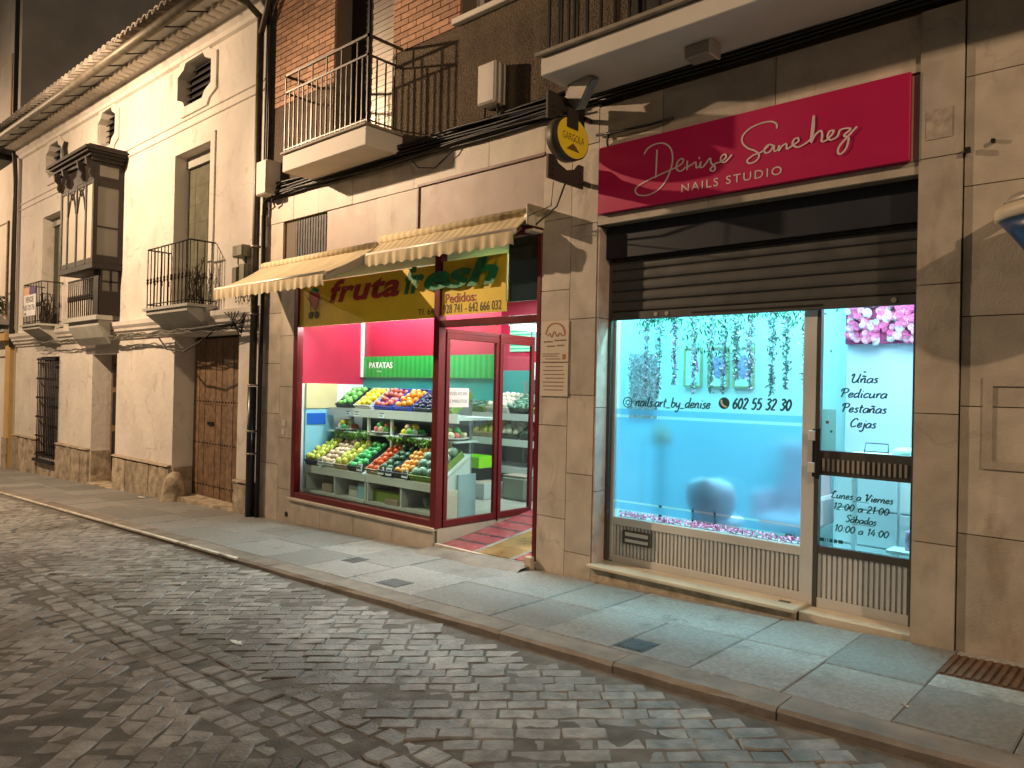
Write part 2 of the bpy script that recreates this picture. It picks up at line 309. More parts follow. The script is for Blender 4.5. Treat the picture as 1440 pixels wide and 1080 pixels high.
# ------------------------------------------------------------------ levels
SL = .035
def g(x): return .035 + SL * x
def zs(x): return g(x) - (.012 + .042 * max(0, min(1, (x + 17) / 14)))
TILT = -math.atan(SL)
def struct(o): o["kind"] = "structure"; return o
M_mortar = mat("mortar_dirt", (.135, .127, .115), .75, var=.4, vs=8, bump=.6, bs=90)
M_sett = mat("sett_stone", (.26, .257, .25), .5, var=.38, vs=11, bump=.6, bs=60, rand=.25, spec=.55, stain=(.095, .088, .078), ss=.9, st=.50, island=True)
M_slab = mat("pavement_stone", (.235, .237, .232), .55, var=.24, vs=38, bump=.6, bs=60, rand=.24, stain=(.15, .142, .128), ss=3.6, st=.56, detail=10, crack=.45, cs=1.5)
M_kerb = mat("kerb_stone", (.21, .185, .16), .6, var=.3, vs=5, bump=.35, bs=50, rand=.12, stain=(.17, .14, .11), ss=3, st=.55)
M_iron = mat("cast_iron", (.13, .135, .14), .5, .6, var=.3, vs=20, bump=.3)

def strip(x0, x1, y0, y1, fz, n=24, thick=.06):
    b = MB(); vs = []
    for i in range(n + 1):
        x = x0 + (x1 - x0) * i / n; z = fz(x); vs += [(x, y0, z), (x, y1, z), (x, y0, z - thick), (x, y1, z - thick)]
    fs = []
    for i in range(n):
        a = 4 * i; c = a + 4; fs += [(a, c, c + 1, a + 1), (a + 2, a + 3, c + 3, c + 2), (a, a + 2, c + 2, c), (a + 1, c + 1, c + 3, a + 3)]
    fs += [(0, 1, 3, 2), (4 * n, 4 * n + 2, 4 * n + 3, 4 * n + 1)]
    return b.add(vs, fs)
struct(strip(-70, 30, -45, 45, lambda x: g(x) - .30, 10).build("ground", M_mortar))
rb_ = MB(); NX, NY = 620, 44; RX0, RX1 = -23.0, 1.2; rr_ = random.Random(3); from mathutils import noise
for i in range(NX + 1):
    for j in range(NY + 1):
        X = RX0 + (RX1 - RX0) * i / NX; Y = -4.62 + 3.12 * j / NY; n_ = noise.noise(Vector((X * 1.1, Y * 1.1, 0))) + .5 * noise.noise(Vector((X * 5, Y * 5, 3)))
        d_ = -.0075 + .0085 * n_ + (.008 * max(0, 1 - (-1.52 - Y) / .22)) + (.001 if Y < -3.4 else 0); rb_.v.append((X, Y, zs(X) + max(-.014, min(.0005, d_)) - (.010 if -3.42 < Y < -2.82 else 0)))
for i in range(NX):
    for j in range(NY): q = i * (NY + 1) + j; rb_.f.append((q, q + NY + 1, q + NY + 2, q + 1)); rb_.sm.append(True)
road = struct(rb_.build("road", M_mortar, fix=False))
struct(strip(-70, -23, -4.62, -1.5, lambda x: zs(x) - .006, 40, .1).build("road", M_mortar)); struct(strip(1.2, 25, -4.62, -1.5, lambda x: zs(x) - .006, 20, .1).build("road", M_mortar))
pav = struct(strip(-70, 25, -1.5, .35, lambda x: g(x) - .012, 20, .2).build("pavement", M_mortar))
far = struct(strip(-70, 25, -9.0, -4.76, lambda x: g(x) - .004, 20, .2).build("opposite_pavement", M_slab))

# slabs of the near pavement, two uneven rows, each slab an object
def slab_mesh(seed):
    rr = random.Random(seed); b = MB(); ins = .015
    q = [(-.5, -.5), (.5, -.5), (.5, .5), (-.5, .5)]
    t = [(x + rr.uniform(-.006, .006) - math.copysign(ins, x), y + rr.uniform(-.006, .006) - math.copysign(ins, y), .006) for x, y in q]
    s_ = [(x, y, 0) for x, y in [(x - math.copysign(.004, x), y - math.copysign(.004, y)) for x, y in q]]; d = [(x, y, -.05) for x, y, _ in s_]
    b.add(t + s_ + d, [(0, 1, 2, 3)] + [(4 + i, 4 + (i + 1) % 4, (i + 1) % 4, i) for i in range(4)] + [(8 + i, 8 + (i + 1) % 4, 4 + (i + 1) % 4, 4 + i) for i in range(4)])
    return b.mesh("paving_slab", M_slab)
SLM = [slab_mesh(i) for i in range(5)]
cuts = [-.55, -1.02, -1.54, -2.06, -3.12, -3.6, -4.45, -5.3]
x = -5.3
while x > -23: x -= U(.6, .95); cuts.append(x)
cuts = [1.5, .7, .05] + cuts
for i in range(len(cuts) - 1):
    x1, x0 = cuts[i], cuts[i + 1]; ym = [-.72, -.62, -.8, -.7][i % 4]
    parts = [(-1.315, ym), (ym, .0)]
    if -3.2 < x0 < -2.0: parts = [(-1.315, -.62), (-.62, 0)]
    for y0, y1 in parts:
        if x1 - x0 > .9 and R() < .5 and y0 < -1: segs = [(x0, (x0 + x1) / 2 + U(-.1, .1)), None]; segs[1] = (segs[0][1], x1)
        else: segs = [(x0, x1)]
        for a, c in segs:
            o = put("paving_slab", random.choice(SLM), ((a + c) / 2, (y0 + y1) / 2, g((a + c) / 2) + U(-.003, .003)), pav, (U(-.003, .003), TILT, 0), (c - a, y1 - y0, 1))
# kerb
def kerb_mesh(seed):
    rr = random.Random(seed); b = MB(); n = 5; prof = [(-.1, -.16), (-.1, -.02), (-.078, 0), (.1, 0), (.1, -.16)]
    vs = []; 
    for i in range(n + 1):
        for j, (y, z) in enumerate(prof): vs.append((-.497 + .994 * i / n, y + (rr.uniform(-.004, .004) if j in (1, 2) else 0), z + (rr.uniform(-.004, .004) if j in (1, 2) else 0)))
    m = len(prof); fs = [(i * m + j, (i + 1) * m + j, (i + 1) * m + j + 1, i * m + j + 1) for i in range(n) for j in range(m - 1)]
    b.add(vs, fs + [tuple(range(m)), tuple(n * m + j for j in range(m))]); return b.mesh("kerb_stone", M_kerb)
KM = [kerb_mesh(i) for i in range(4)]
x = 1.6
while x > -24:
    L = U(.8, 1.15); put("kerb_stone", random.choice(KM), (x - L / 2, -1.42 + U(-.004, .004), g(x - L / 2) + .004), pav, (0, TILT, U(-.002, .002)), (L, 1, 1)); x -= L
struct(strip(-70, 25, -4.76, -4.62, lambda x: g(x) + .002, 20, .2).build("far_kerb", M_kerb))

MB().prismx([(-1.535, -.012), (-1.535, .006), (-1.50, .0085), (-1.50, -.012)], -22.5, -6.8, g(-22.5), g(-6.8)).build("kerb_edge", mat("pale_kerb_strip", (.62, .58, .50), .6, var=.3, vs=9, stain=(.28, .25, .21), ss=5, st=.52), pav)  # pale blotched strip along the outer kerb arris, left stretch only
# setts: diagonal rows on both sides of a square-laid gutter band
def sett_variant(seed):
    rr = random.Random(seed); q = [(-.5, -.5), (0, -.5), (.5, -.5), (.5, .5), (0, .5), (-.5, .5)]
    J = lambda a: rr.uniform(-a, a)
    lo = [(x * .98 + J(.035), y * .95 + J(.06)) for x, y in q]; hi = [(x * .91, y * .86) for x, y in lo]
    h = [J(.0016) for _ in q]
    return [(x, y, 0 + h[i]) for i, (x, y) in enumerate(hi)] + [(x, y, -.007) for x, y in lo] + [(x, y, -.05) for x, y in lo]
SF = [(0, 1, 4, 5), (1, 2, 3, 4)] + [(6 + i, 6 + (i + 1) % 6, (i + 1) % 6, i) for i in range(6)] + [(12 + i, 12 + (i + 1) % 6, 6 + (i + 1) % 6, 6 + i) for i in range(6)]
SV = [sett_variant(i) for i in range(14)]
setts = []
def lay(ang, L, Wd, ylo, yhi, x0=-22.5, x1=.6, skip=0.0):
    ca, sa = math.cos(ang), math.sin(ang); lim = 30
    nr = int(lim / Wd)
    for r in range(-nr, nr):
        t = -lim + R() * L
        while t < lim:
            l = L * U(.7, 1.3); tc_ = t + l / 2; t += l; w = Wd * r + .012 * math.sin(tc_ * .8 + r * .05)
            X = -10 + tc_ * ca - w * sa; Y = -3 + tc_ * sa + w * ca
            if not (x0 < X < x1 and ylo < Y < yhi): continue
            dn = noise.noise(Vector((X * .9, Y * .9, 7)))
            setts.append((X, Y, ang + U(-.05, .05), l, Wd * U(.93, 1.03), U(-.006, .004) + .0035 * min(0, dn), U(-.03, .03), U(-.03, .03)))
A1 = math.atan2(.677, .736)
lay(A1, .185, .112, -2.80, -1.62)
lay(A1 + math.pi / 2, .17, .12, -4.55, -3.36)
for r in range(4):
    x = -22.5 + R() * .1
    while x < .6:
        l = U(.12, .16)
        if R() > .06: setts.append((x + l / 2, -2.86 - .142 * r + U(-.01, .01), U(-.12, .12), l * .9, .13, U(-.016, -.006), U(-.05, .05), U(-.05, .05)))
        x += l
sc_ = []
for i, s in enumerate(setts):
    px, py, d = view_px((s[0], s[1], zs(s[0]))); sc_.append((0 if (px < 0 or px > 1440 or py > 1080 or py < 0) else 1 / d, i))
big = {i for v, i in sorted(sc_, reverse=True)[:300]}
SM = []
for i, v in enumerate(SV):
    b = MB().add(v, SF); SM.append(b.mesh("cobble", M_sett))
rest = MB()
for i, (X, Y, a, l, w, dz, rx, ry) in enumerate(setts):
    k = random.randrange(len(SV)); z = zs(X) + dz
    if i in big: put("cobble", SM[k], (X, Y, z), road, (rx, TILT + ry, a), (l, w, 1))
    else:
        m = Matrix.Translation((X, Y, z)) @ Euler((rx, TILT + ry, a)).to_matrix().to_4x4() @ Matrix.Diagonal((l, w, 1, 1))
        rest.add([m @ Vector(p) for p in SV[k]], SF)
tag(rest.build("cobbles", M_sett, road, fix=False), kind="stuff")

# covers in the pavement, litter
def cover(X, Y, w, h, label):
    r_ = root("manhole_cover", (X, Y, g(X)), label, "manhole cover", rot=(0, TILT, 0))
    b = MB().box(-w / 2, w / 2, -h / 2, h / 2, .000, .009)
    put("frame", b.mesh("frame", M_iron), (X, Y, g(X)), r_)
    me = MB()
    me.box(-w / 2 + .012, w / 2 - .012, -h / 2 + .012, h / 2 - .012, .009, .0115)
    for i in range(6):
        xx = -w / 2 + .03 + (w - .06) * i / 5
        me.box(xx - .004, xx + .004, -h / 2 + .02, h / 2 - .02, .0115, .0135)
    put("lid", me.mesh("lid", M_iron), (X, Y, g(X)), r_)
cover(-2.49, -1.17, .2, .2, "small square iron cover in the pavement in front of the nail studio step")
cover(-4.85, -1.15, .26, .2, "rectangular iron cover in the pavement near the kerb below the fruit shop entrance")
cover(-5.85, -.82, .2, .2, "small dark iron cover in the pavement under the fruit shop window")
M_paper = mat("paper_white", (.75, .72, .68), .8, var=.08)
def litter(X, Y, z, s, label):
    b = MB(); pts = [(-.09, -.01), (-.05, .018), (-.01, .012), (.0, .04), (.03, .015), (.09, .0), (.05, -.02), (.0, -.03), (-.05, -.022)]
    vs = [(0, 0, .012)] + [(x * s, y * s, .004 + .012 * R()) for x, y in pts]; n = len(pts)
    b.add(vs, [(0, 1 + i, 1 + (i + 1) % n) for i in range(n)]); lo = [(x, y, z_ - .003) for x, y, z_ in vs]
    b.add(lo, [(0, 1 + (i + 1) % n, 1 + i) for i in range(n)])
    b.v = [(x + X, y + Y, z_ + z) for x, y, z_ in b.v]; tag(b.build("crumpled_paper", M_paper), label, "litter")
litter(-4.50, -2.70, zs(-4.5), .85, "crumpled white paper scrap lying on the cobbles in mid street")
litter(-12.45, -.22, g(-12.45) + .006, 1.3, "white paper scrap on the pavement by the corner stone of the garage door")
litter(-1.02, -1.1, g(-1.02) + .006, .25, "tiny white scrap on the pavement at lower right")

# ------------------------------------------------------------------ white house (left)
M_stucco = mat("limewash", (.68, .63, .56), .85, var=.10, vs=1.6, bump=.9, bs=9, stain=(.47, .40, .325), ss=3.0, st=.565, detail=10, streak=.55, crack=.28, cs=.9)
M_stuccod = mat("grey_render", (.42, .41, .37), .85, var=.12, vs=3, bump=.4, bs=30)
M_plinth = mat("plinth_stone", (.40, .33, .24), .85, var=.3, vs=7, bump=1.0, bs=25, rand=.22, stain=(.20, .155, .105), ss=5, st=.5)
M_darkwood = mat("dark_wood", (.011, .007, .0045), .6, var=.3, vs=12, bump=.2)
M_boards = mat("door_wood", (.185, .115, .068), .6, var=.35, vs=14, bump=.3, rand=.15, stain=(.11, .068, .042), ss=6, st=.55)
M_black = mat("black_iron", (.018, .016, .015), .5, .4, var=.2)
M_voidm = mat("dark_interior", (.012, .010, .008), .9)
M_blind = mat("green_blind", (.115, .11, .07), .8, var=.25, vs=8, bump=.3, rand=.1)
M_curtain = mat("white_curtain", (.40, .37, .31), .9, var=.08)
M_tile = mat("roof_tile", (.36, .315, .265), .85, var=.3, vs=9, bump=.4, rand=.2)
M_gutter = mat("gutter_zinc", (.19, .165, .125), .5, .3, var=.25, vs=6)
M_glass = glassmat("window_glass", (.97, .99, .98)); M_glassd = mat("dim_window_glass", (.10, .095, .08), .15, var=.1, spec=.6)
H0, H1 = -20.6, -9.22
def ez(x): return 6.47 + .0185 * (H1 - x)
hs = root("white_house", ((H0 + H1) / 2, 0, g(-15)), "long whitewashed two-storey house with wooden bay, balconies and tiled eaves", "house")
GR, WN, DR = (-11.885, -9.80, -.6, 2.20), (-18.70, -17.43, -.25, 1.95), (-15.50, -14.27, -.6, 1.96)
BD1, BD2, BD3 = (-11.97, -10.76, 2.56, 5.05), (-18.70, -17.45, 2.56, 5.0), (-15.7, -14.45, 2.56, 4.9)
OV = [(-11.94, -10.80, 5.76, 6.44), (-15.45, -14.58, 5.82, 6.50), (-18.6, -17.6, 5.82, 6.52)]
facade(H0, H1, -1.1, 6.72, [GR, WN, DR, BD1, BD2, BD3] + OV, 0, .45).build("wall", M_stucco, hs, fix=False)
bx("side_wall", M_stucco, hs, H1 - .2, H1, .46, 7, 2.5, 6.7)
# backings
bx("window_recess", M_voidm, hs, H0 + .3, H1 - .3, .47, .5, -1, 2.24); bx("window_recess", M_voidm, hs, H0 + .3, H1 - .3, .47, .5, 2.5, 6.6)
# plinth stones
def plinth(a, c):
    x = a
    while x < c - .05:
        w = min(U(.35, .62), c - x); w = c - x if c - x - w < .2 else w
        b = MB(); n = 4; vs = []
        z0, z1 = g(x) - .06, .13 + U(-.03, .01)
        for i in range(n):
            for j in range(3):
                vs.append((x + .006 + (w - .012) * i / (n - 1), -.045 - (U(0, .022) if 0 < i < n - 1 or j == 1 else 0), z0 + (z1 - z0) * j / 2))
        nb = len(vs); vs += [(p[0], .0, p[2]) for p in vs]
        fs = []
        for o_, fl in ((0, 0), ):
            for i in range(n - 1):
                for j in range(2): q = i * 3 + j; fs.append((q, q + 3, q + 4, q + 1))
        fs += [(2 + 3 * i, 5 + 3 * i, nb + 5 + 3 * i, nb + 2 + 3 * i) for i in range(n - 1)] + [(0, 1, nb + 1, nb), (1, 2, nb + 2, nb + 1), (9, nb + 9, nb + 10, 10), (10, nb + 10, nb + 11, 11)]
        b.add(vs, fs).build("plinth_stone", M_plinth, hs); x += w
for a, c in ((H0 + .02, -18.72), (-18.70, -17.43), (-17.41, -15.52), (-14.25, -11.90), (-9.78, H1 - .02)):
    if a == -18.70:
        bx("plinth_stone", M_plinth, hs, a, c, -.03, -.002, -.75, -.26); continue
    plinth(a, c); b = MB().prismx([(-.075, .135), (-.06, .155), (-.002, .165), (-.002, .135)], a, c); b.build("plinth_cap", M_plinth, hs)
bx("plinth_stone", M_plinth, hs, -15.497, -15.45, .003, .44, -.62, .13); bx("plinth_stone", M_plinth, hs, -11.882, -11.83, .003, .3, -.5, .13)
# guard stone at the garage corner
gs = MB().lathe([(.20, -.55), (.185, -.35), (.16, -.15), (.13, -.02), (.07, .06), (.02, .08)], (-11.72, -.03, 0), 10); 
gs.v = [(x + U(-.015, .015), y + U(-.015, .015), z) for x, y, z in gs.v]; tag(gs.build("corner_guard_stone", M_plinth, fix=True), "rough rounded guard stone at the left foot of the garage door", "guard stone")
# string course, ledge between floors, cornice, eaves
for zc in (5.43, 5.56): MB().prismx([(-.022, zc - .012), (-.022, zc + .008), (-.001, zc + .022), (-.001, zc - .02)], H0, H1).build("string_course", M_stucco, hs)
led = [(-.001, 2.20), (-.03, 2.21), (-.035, 2.25), (-.07, 2.27), (-.075, 2.31), (-.11, 2.34), (-.115, 2.38), (-.15, 2.43), (-.155, 2.50), (-.001, 2.53)]
MB().prismx(led, H0 - .02, H1).build("floor_ledge", M_stucco, hs)
# cornice and the underside of the eaves
cz = ez(H0) - ez(H1)
def eave(prof, m, name, x0=H0, x1=H1): return MB().prismx(prof, x0, x1, ez(x0) - 6.47, ez(x1) - 6.47).build(name, m, hs)
eave([(-.001, 6.42), (-.05, 6.44), (-.06, 6.50), (-.11, 6.55), (-.12, 6.60), (-.19, 6.64), (-.20, 6.70), (-.001, 6.70)], M_stucco, "cornice")
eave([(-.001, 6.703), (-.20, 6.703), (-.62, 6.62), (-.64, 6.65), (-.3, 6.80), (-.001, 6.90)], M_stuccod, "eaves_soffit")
n = 0; x = H0 + .1
while x < H1 - .05:      # scalloped course of tile ends under the soffit
    z = ez(x) - 6.47
    b = MB(); seg = [( .085 * math.cos(math.pi * k / 5), .06 * math.sin(math.pi * k / 5)) for k in range(6)]
    b.prismy([(x + a, 6.66 + z - c) for a, c in seg], -.36, -.18).build("eave_scallop", M_stucco, hs); x += .21
x = H0 - .5; TM = MB()
for k in range(6):
    pass
tile = MB(); nn = 6
for k, yy in ((0, 0.), (1, .42)):
    for i in range(nn + 1):
        a = math.pi * i / nn; r_ = .096 - .012 * k; tile.v.append((r_ * math.cos(a), yy, r_ * math.sin(a) + yy * .33)); tile.v.append(((r_ - .016) * math.cos(a), yy, (r_ - .016) * math.sin(a) + yy * .33))
q = 2 * (nn + 1)
for i in range(nn): tile.f += [(2 * i, 2 * i + 2, q + 2 * i + 2, q + 2 * i), (2 * i + 1, q + 2 * i + 1, q + 2 * i + 3, 2 * i + 3), (2 * i, 2 * i + 1, 2 * i + 3, 2 * i + 2)]; tile.sm += [True, True, False]
tm = tile.mesh("roof_tile", M_tile); x = H0 - .1
while x < H1 - .02:
    for rw in range(3): put("roof_tile", tm, (x, -.74 + rw * .36, ez(x) + .265 + rw * .125), hs, (0, 0, U(-.04, .04)))
    x += .205
MB().prismx([(-.62, 6.66), (-.62, 6.68), (3.0, 7.9), (3.0, 7.86)], H0 - .1, H1, cz, 0).build("roof", M_tile, hs)
gp = []
MB().tube([(H0 - 1.2, -.66, ez(H0 - 1.2) + .13), (H1, -.66, ez(H1) + .13)], .072, 10).build("gutter", M_gutter, hs)
x = H0 + .3
while x < H1: MB().tube([(x, -.22, ez(x) + .21), (x, -.66, ez(x) + .045)], .011, 4).build("gutter_bracket", M_black, hs); x += .72
# oval windows with moulded surrounds
def oct_(x0, x1, z0, z1, c):
    w, h = (x1 - x0) * c, (z1 - z0) * c * 1.0
    return [(x0 + w, z0), (x1 - w, z0), (x1 - w * .75, z0 + h * .55), (x1, z0 + h), (x1, z1 - h), (x1 - w * .75, z1 - h * .55), (x1 - w, z1), (x0 + w, z1), (x0 + w * .75, z1 - h * .55), (x0, z1 - h), (x0, z0 + h), (x0 + w * .75, z0 + h * .55)]
for a, c, d, e in OV:
    f = MB().ringy(oct_(a - .17, c + .17, d - .15, e + .1, .2), oct_(a - .001, c + .001, d - .001, e + .001, .24), -.03, .0); w = f.build("window_surround", M_stucco, hs)
    inn = oct_(a + .001, c - .001, d + .001, e - .001, .24)
    out = [(a + .0, d + .0), (c, d), (c, d), (c, d + .1), (c, e - .1), (c, e), (c, e), (a, e), (a, e), (a, e - .1), (a, d + .1), (a, d)]
    MB().ringy(out, inn, .002, .40).build("reveal", M_stucco, w)
    MB().prismy([(p, q_) for p, q_ in oct_(a + .02, c - .02, d + .02, e - .02, .24)], .17, .18).build("dark_opening", M_voidm, w)
    for k in range(6): MB().prismx([(.11, d + .07 + .105 * k), (.165, d + .10 + .105 * k), (.165, d + .115 + .105 * k), (.11, d + .085 + .105 * k)], a + .03 + .09 * (k in (0, 5)), c - .03 - .09 * (k in (0, 5))).build("louvre", M_darkwood, w)
# balcony doors with trim and rolled blinds
def bdoor(h, nb=5):
    a, c, d, e = h
    w = MB().ringy([(a - .13, d), (c + .13, d), (c + .13, e + .13), (a - .13, e + .13)], [(a - .0, d), (c, d), (c, e), (a, e)], -.025, 0).build("door_surround", M_stucco, hs)
    bx("lintel_roll", M_stuccod, w, a + .002, c - .002, .16, .30, e - .17, e - .002)
    for i in range(nb):
        for j in range(8):
            x0 = a + .05 + (c - a - .1) * i / nb; z0 = d + (e - .2 - d) * j / 8
            bx("blind_strip", M_blind, w, x0 + .002, x0 + (c - a - .1) / nb - .001, .19 + .003 * (i % 2), .21, z0 + .0015, z0 + (e - .2 - d) / 8 - .0015)
    bx("door_panel", M_darkwood, w, a + .002, c - .002, .24, .27, d, e - .18)
bdoor(BD1); bdoor(BD2); bdoor(BD3)
# iron balconies
def balcony(x0, x1, yf, zb, zt, nb, name="balcony", knots=True, bow=0):
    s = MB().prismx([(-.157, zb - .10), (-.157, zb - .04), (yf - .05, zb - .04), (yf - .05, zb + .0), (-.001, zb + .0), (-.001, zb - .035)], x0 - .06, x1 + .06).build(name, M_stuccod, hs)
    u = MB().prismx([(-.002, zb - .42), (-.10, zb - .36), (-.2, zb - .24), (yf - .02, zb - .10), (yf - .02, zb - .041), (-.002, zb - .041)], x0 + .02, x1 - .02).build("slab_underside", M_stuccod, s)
    r_ = MB().tube([(x0, -.01, zt), (x0, yf, zt), (x1, yf, zt), (x1, -.01, zt)], .012, 5).build("handrail", M_black, s)
    MB().tube([(x0, -.01, zb + .06), (x0, yf, zb + .06), (x1, yf, zb + .06), (x1, -.01, zb + .06)], .009, 4).build("bottom_rail", M_black, s)
    b = MB().tube([(0, 0, zb + .01), (0, 0, zt)], .0085, 5)
    if knots: b.lathe([(.009, -.05), (.02, -.02), (.012, 0), (.02, .02), (.009, .05)], (0, 0, zb + (zt - zb) * .46), 6)
    me = b.mesh("baluster", M_black)
    for i in range(nb + 1): put("baluster", me, (x0 + (x1 - x0) * i / nb, yf, 0), s)
    for k in (1, 2, 3):
        put("baluster", me, (x0, yf * (1 - k / 3.6), 0), s); put("baluster", me, (x1, yf * (1 - k / 3.6), 0), s)
    return s
b1 = balcony(-12.02, -10.55, -.38, 2.60, 3.51, 12)
b2 = balcony(-18.5, -17.3, -.40, 2.60, 3.46, 11)
# brushwood screens hanging behind the balcony rails
def junk(x0, x1, parent, z0=2.62, z1=3.3):
    b = MB()
    for i in range(26):
        x = U(x0, x1); b.tube([(x, U(-.3, -.1), z0), (x + U(-.06, .06), U(-.3, -.1), (z0 + z1) / 2), (x + U(-.1, .1), U(-.3, -.12), U(z0 + .3, z1))], .008, 3, False)
    tag(b.build("dried_plant", mat("dry_stem", (.06, .045, .028), .8), None), "dried climbing stems leaning inside the %s" % parent, "plant")
junk(-10.95, -10.62, "iron balcony above the garage door"); junk(-17.9, -17.4, "balcony with the white for-sale board")
# bay window (mirador)
def bay():
    X0, X1, Y, ZB, ZT = -15.88, -14.12, -.50, 3.52, 4.98
    m = MB().box(X0, X1, Y, -.002, ZB - .10, ZB).build("bay_window", M_darkwood, hs, .008)
    def p(name, mm, *a, bev=0): return bx(name, mm, m, *a, bev)
    p("bay_top", M_darkwood, X0, X1, Y, -.002, ZT, ZT + .30)
    for k, (dy, z0, z1) in enumerate(((.05, .30, .36), (.10, .36, .41), (.16, .41, .45), (.20, .45, .50))): p("bay_cornice", M_darkwood, X0 - dy, X1 + dy, Y - dy, -.002, ZT + z0, ZT + z1)
    p("bay_roof", M_darkwood, X0 - .12, X1 + .12, Y - .12, -.002, ZT + .50, ZT + .55)
    for x in (X0 + .03, X0 + .5, X1 - .45, X1 - .03):       # carved pendants under the cornice
        MB().prismx([(Y - .02, ZT + .34), (Y - .14, ZT + .34), (Y - .12, ZT + .22), (Y - .06, ZT + .16), (Y - .075, ZT + .08), (Y - .03, ZT + .0), (Y - .0, ZT + .02)], x - .03, x + .03).build("carved_bracket", M_darkwood, m)
    for z in (ZB, ZB + 0): pass
    xs = [X0, X0 + .40, X0 + .88, X0 + 1.36, X1]
    for i, x in enumerate(xs): p("mullion", M_darkwood, x - (.0 if i == 0 else .03), x + (.0 if i == 4 else .03) + (.06 if i == 0 else 0) , Y, Y + .05, ZB, ZT) if i < 4 else p("mullion", M_darkwood, x - .07, x, Y, Y + .07, ZB, ZT)
    p("bay_rail", M_darkwood, X0 + .061, X1 - .071, Y + .005, Y + .045, ZT - .07, ZT); p("bay_rail", M_darkwood, X0 + .061, X1 - .071, Y + .005, Y + .045, ZB, ZB + .09)
    for i in range(4):
        a, c = xs[i] + .03, xs[i + 1] - .03; mid = (a + c) / 2
        p("pane", M_curtain, a, c, Y + .02, Y + .03, ZB + .09, ZT - .07)
        if i in (1, 2):
            arch = [(a + (c - a) * t, ZT - .07 - .42 * abs(2 * t - 1) ** 1.6) for t in [k / 8 for k in range(9)]]
            b = MB(); 
            for s_ in (-1, 1):
                pts = [(mid + s_ * (c - a) / 2 * (1 - t) , Y + .012, ZT - .50 + .40 * math.sin(t * 1.5)) for t in [k / 6 for k in range(7)]]
                b.tube(pts, .018, 4)
            b.tube([(mid - .13, Y + .012, ZT - .07), (mid, Y + .012, ZT - .22), (mid + .13, Y + .012, ZT - .07)], .014, 4)
            b.build("pointed_arch", M_darkwood, m)
    # right side
    p("side_post", M_darkwood, X1 - .05, X1, -.08, -.002, ZB, ZT); p("side_rail", M_darkwood, X1 - .045, X1 - .005, Y + .07, -.08, ZB, ZB + .14); p("side_rail", M_darkwood, X1 - .045, X1 - .005, Y + .07, -.08, ZT - .12, ZT)
    p("side_rail", M_darkwood, X1 - .04, X1 - .01, Y + .07, -.08, ZB + .62, ZB + .65)
    for a, c in ((ZB + .14, ZB + .62), (ZB + .65, ZT - .12)): p("pane", M_glassd, X1 - .03, X1 - .02, Y + .07, -.08, a, c)
    p("side_panel", M_glassd, X1 - .0, X1 + .006, Y + .09, -.1, ZT + .05, ZT + .24)
    # lower stage, railed
    p("lower_panel", M_darkwood, X1 - .10, X1 - .06, -.34, -.002, 2.62, 3.05)
    for y in (-.34, -.18, -.04): p("lower_post", M_darkwood, X1 - .10, X1 - .06, y, y + .035, 3.05, 3.42)
    p("lower_rail", M_darkwood, X1 - .10, X1 - .06, -.305, -.04, 3.2, 3.23); p("lower_pane", M_glassd, X1 - .085, X1 - .075, -.3, -.04, 3.051, 3.199); p("lower_pane", M_glassd, X1 - .085, X1 - .075, -.3, -.04, 3.231, 3.41)
    p("corner_post", M_darkwood, X1 - .32, X1 - .10, -.36, -.30, 2.62, 3.42)
    lb = MB().tube([(0, 0, 2.62), (0, 0, 3.30)], .011, 5).lathe([(.011, -.06), (.026, -.02), (.014, 0), (.026, .02), (.011, .06)], (0, 0, 2.98), 6).mesh("baluster", M_darkwood)
    for i in range(13): put("baluster", lb, (X0 + .06 + 1.32 * i / 12, -.34, 0), m)
    p("lower_handrail", M_darkwood, X0 + .03, X1 - .32, -.355, -.325, 3.30, 3.325); p("lower_base", M_stuccod, X0 - .05, X1 + .02, -.42, -.16, 2.535, 2.615)
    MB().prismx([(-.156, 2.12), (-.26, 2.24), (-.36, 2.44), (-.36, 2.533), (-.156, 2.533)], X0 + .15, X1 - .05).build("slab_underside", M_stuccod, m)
    # carved finial at the left end of the roof
    MB().prismy([(X0 - .2, ZT + .55), (X0 + .25, ZT + .55), (X0 + .12, ZT + .66), (X0 + .06, ZT + .86), (X0 + .10, ZT + .98), (X0 - .06, ZT + .86), (X0 - .02, ZT + .66)], -.5, -.42).build("finial", M_darkwood, m)
bay()
# ground floor: grille window, entrance door, garage door
a, c, d, e = WN
gw = bx("barred_window", M_darkwood, hs, a + .02, c - .02, .10, .12, d, e)
bx("glazing", M_glassd, gw, a + .1, c - .1, .08, .098, d + .1, e - .1)
bm_ = MB().tube([(0, 0, d + .02), (0, 0, e - .02)], .011, 5).mesh("bar", M_black)
for i in range(11): put("bar", bm_, (a + .06 + (c - a - .12) * i / 10, -.06, 0), gw)
for k in range(6): bx("cross_bar", M_black, gw, a + .02, c - .02, -.085, -.072, d + .06 + (e - d - .14) * k / 5, d + .10 + (e - d - .14) * k / 5)
for x in (a + .02, c - .04):
    for z in (d + .1, e - .15): bx("grille_fixing", M_black, gw, x, x + .02, -.07, .09, z, z + .03)
bx("grille_sill", M_black, gw, a - .02, c + .02, -.12, -.03, d - .06, d + .0)
a, c, d, e = DR
ed = bx("entrance_door", M_boards, hs, a + .002, c - .002, .34, .39, g(a) + .03, e - .01)
for k in range(2):
    for z0, z1 in ((-.25, .5), (.62, 1.25), (1.35, 1.8)): bx("door_panel", M_darkwood, ed, a + .12 + .55 * k, a + .55 + .55 * k, .325, .339, z0, z1, .006)
bx("door_step", M_plinth, hs, a, c, -.06, .3, g(a) - .1, g(a) + .045)
a, c, d, e = GR
gd = bx("garage_door", M_darkwood, hs, a + .002, c - .002, .36, .39, g(a), e - .01)
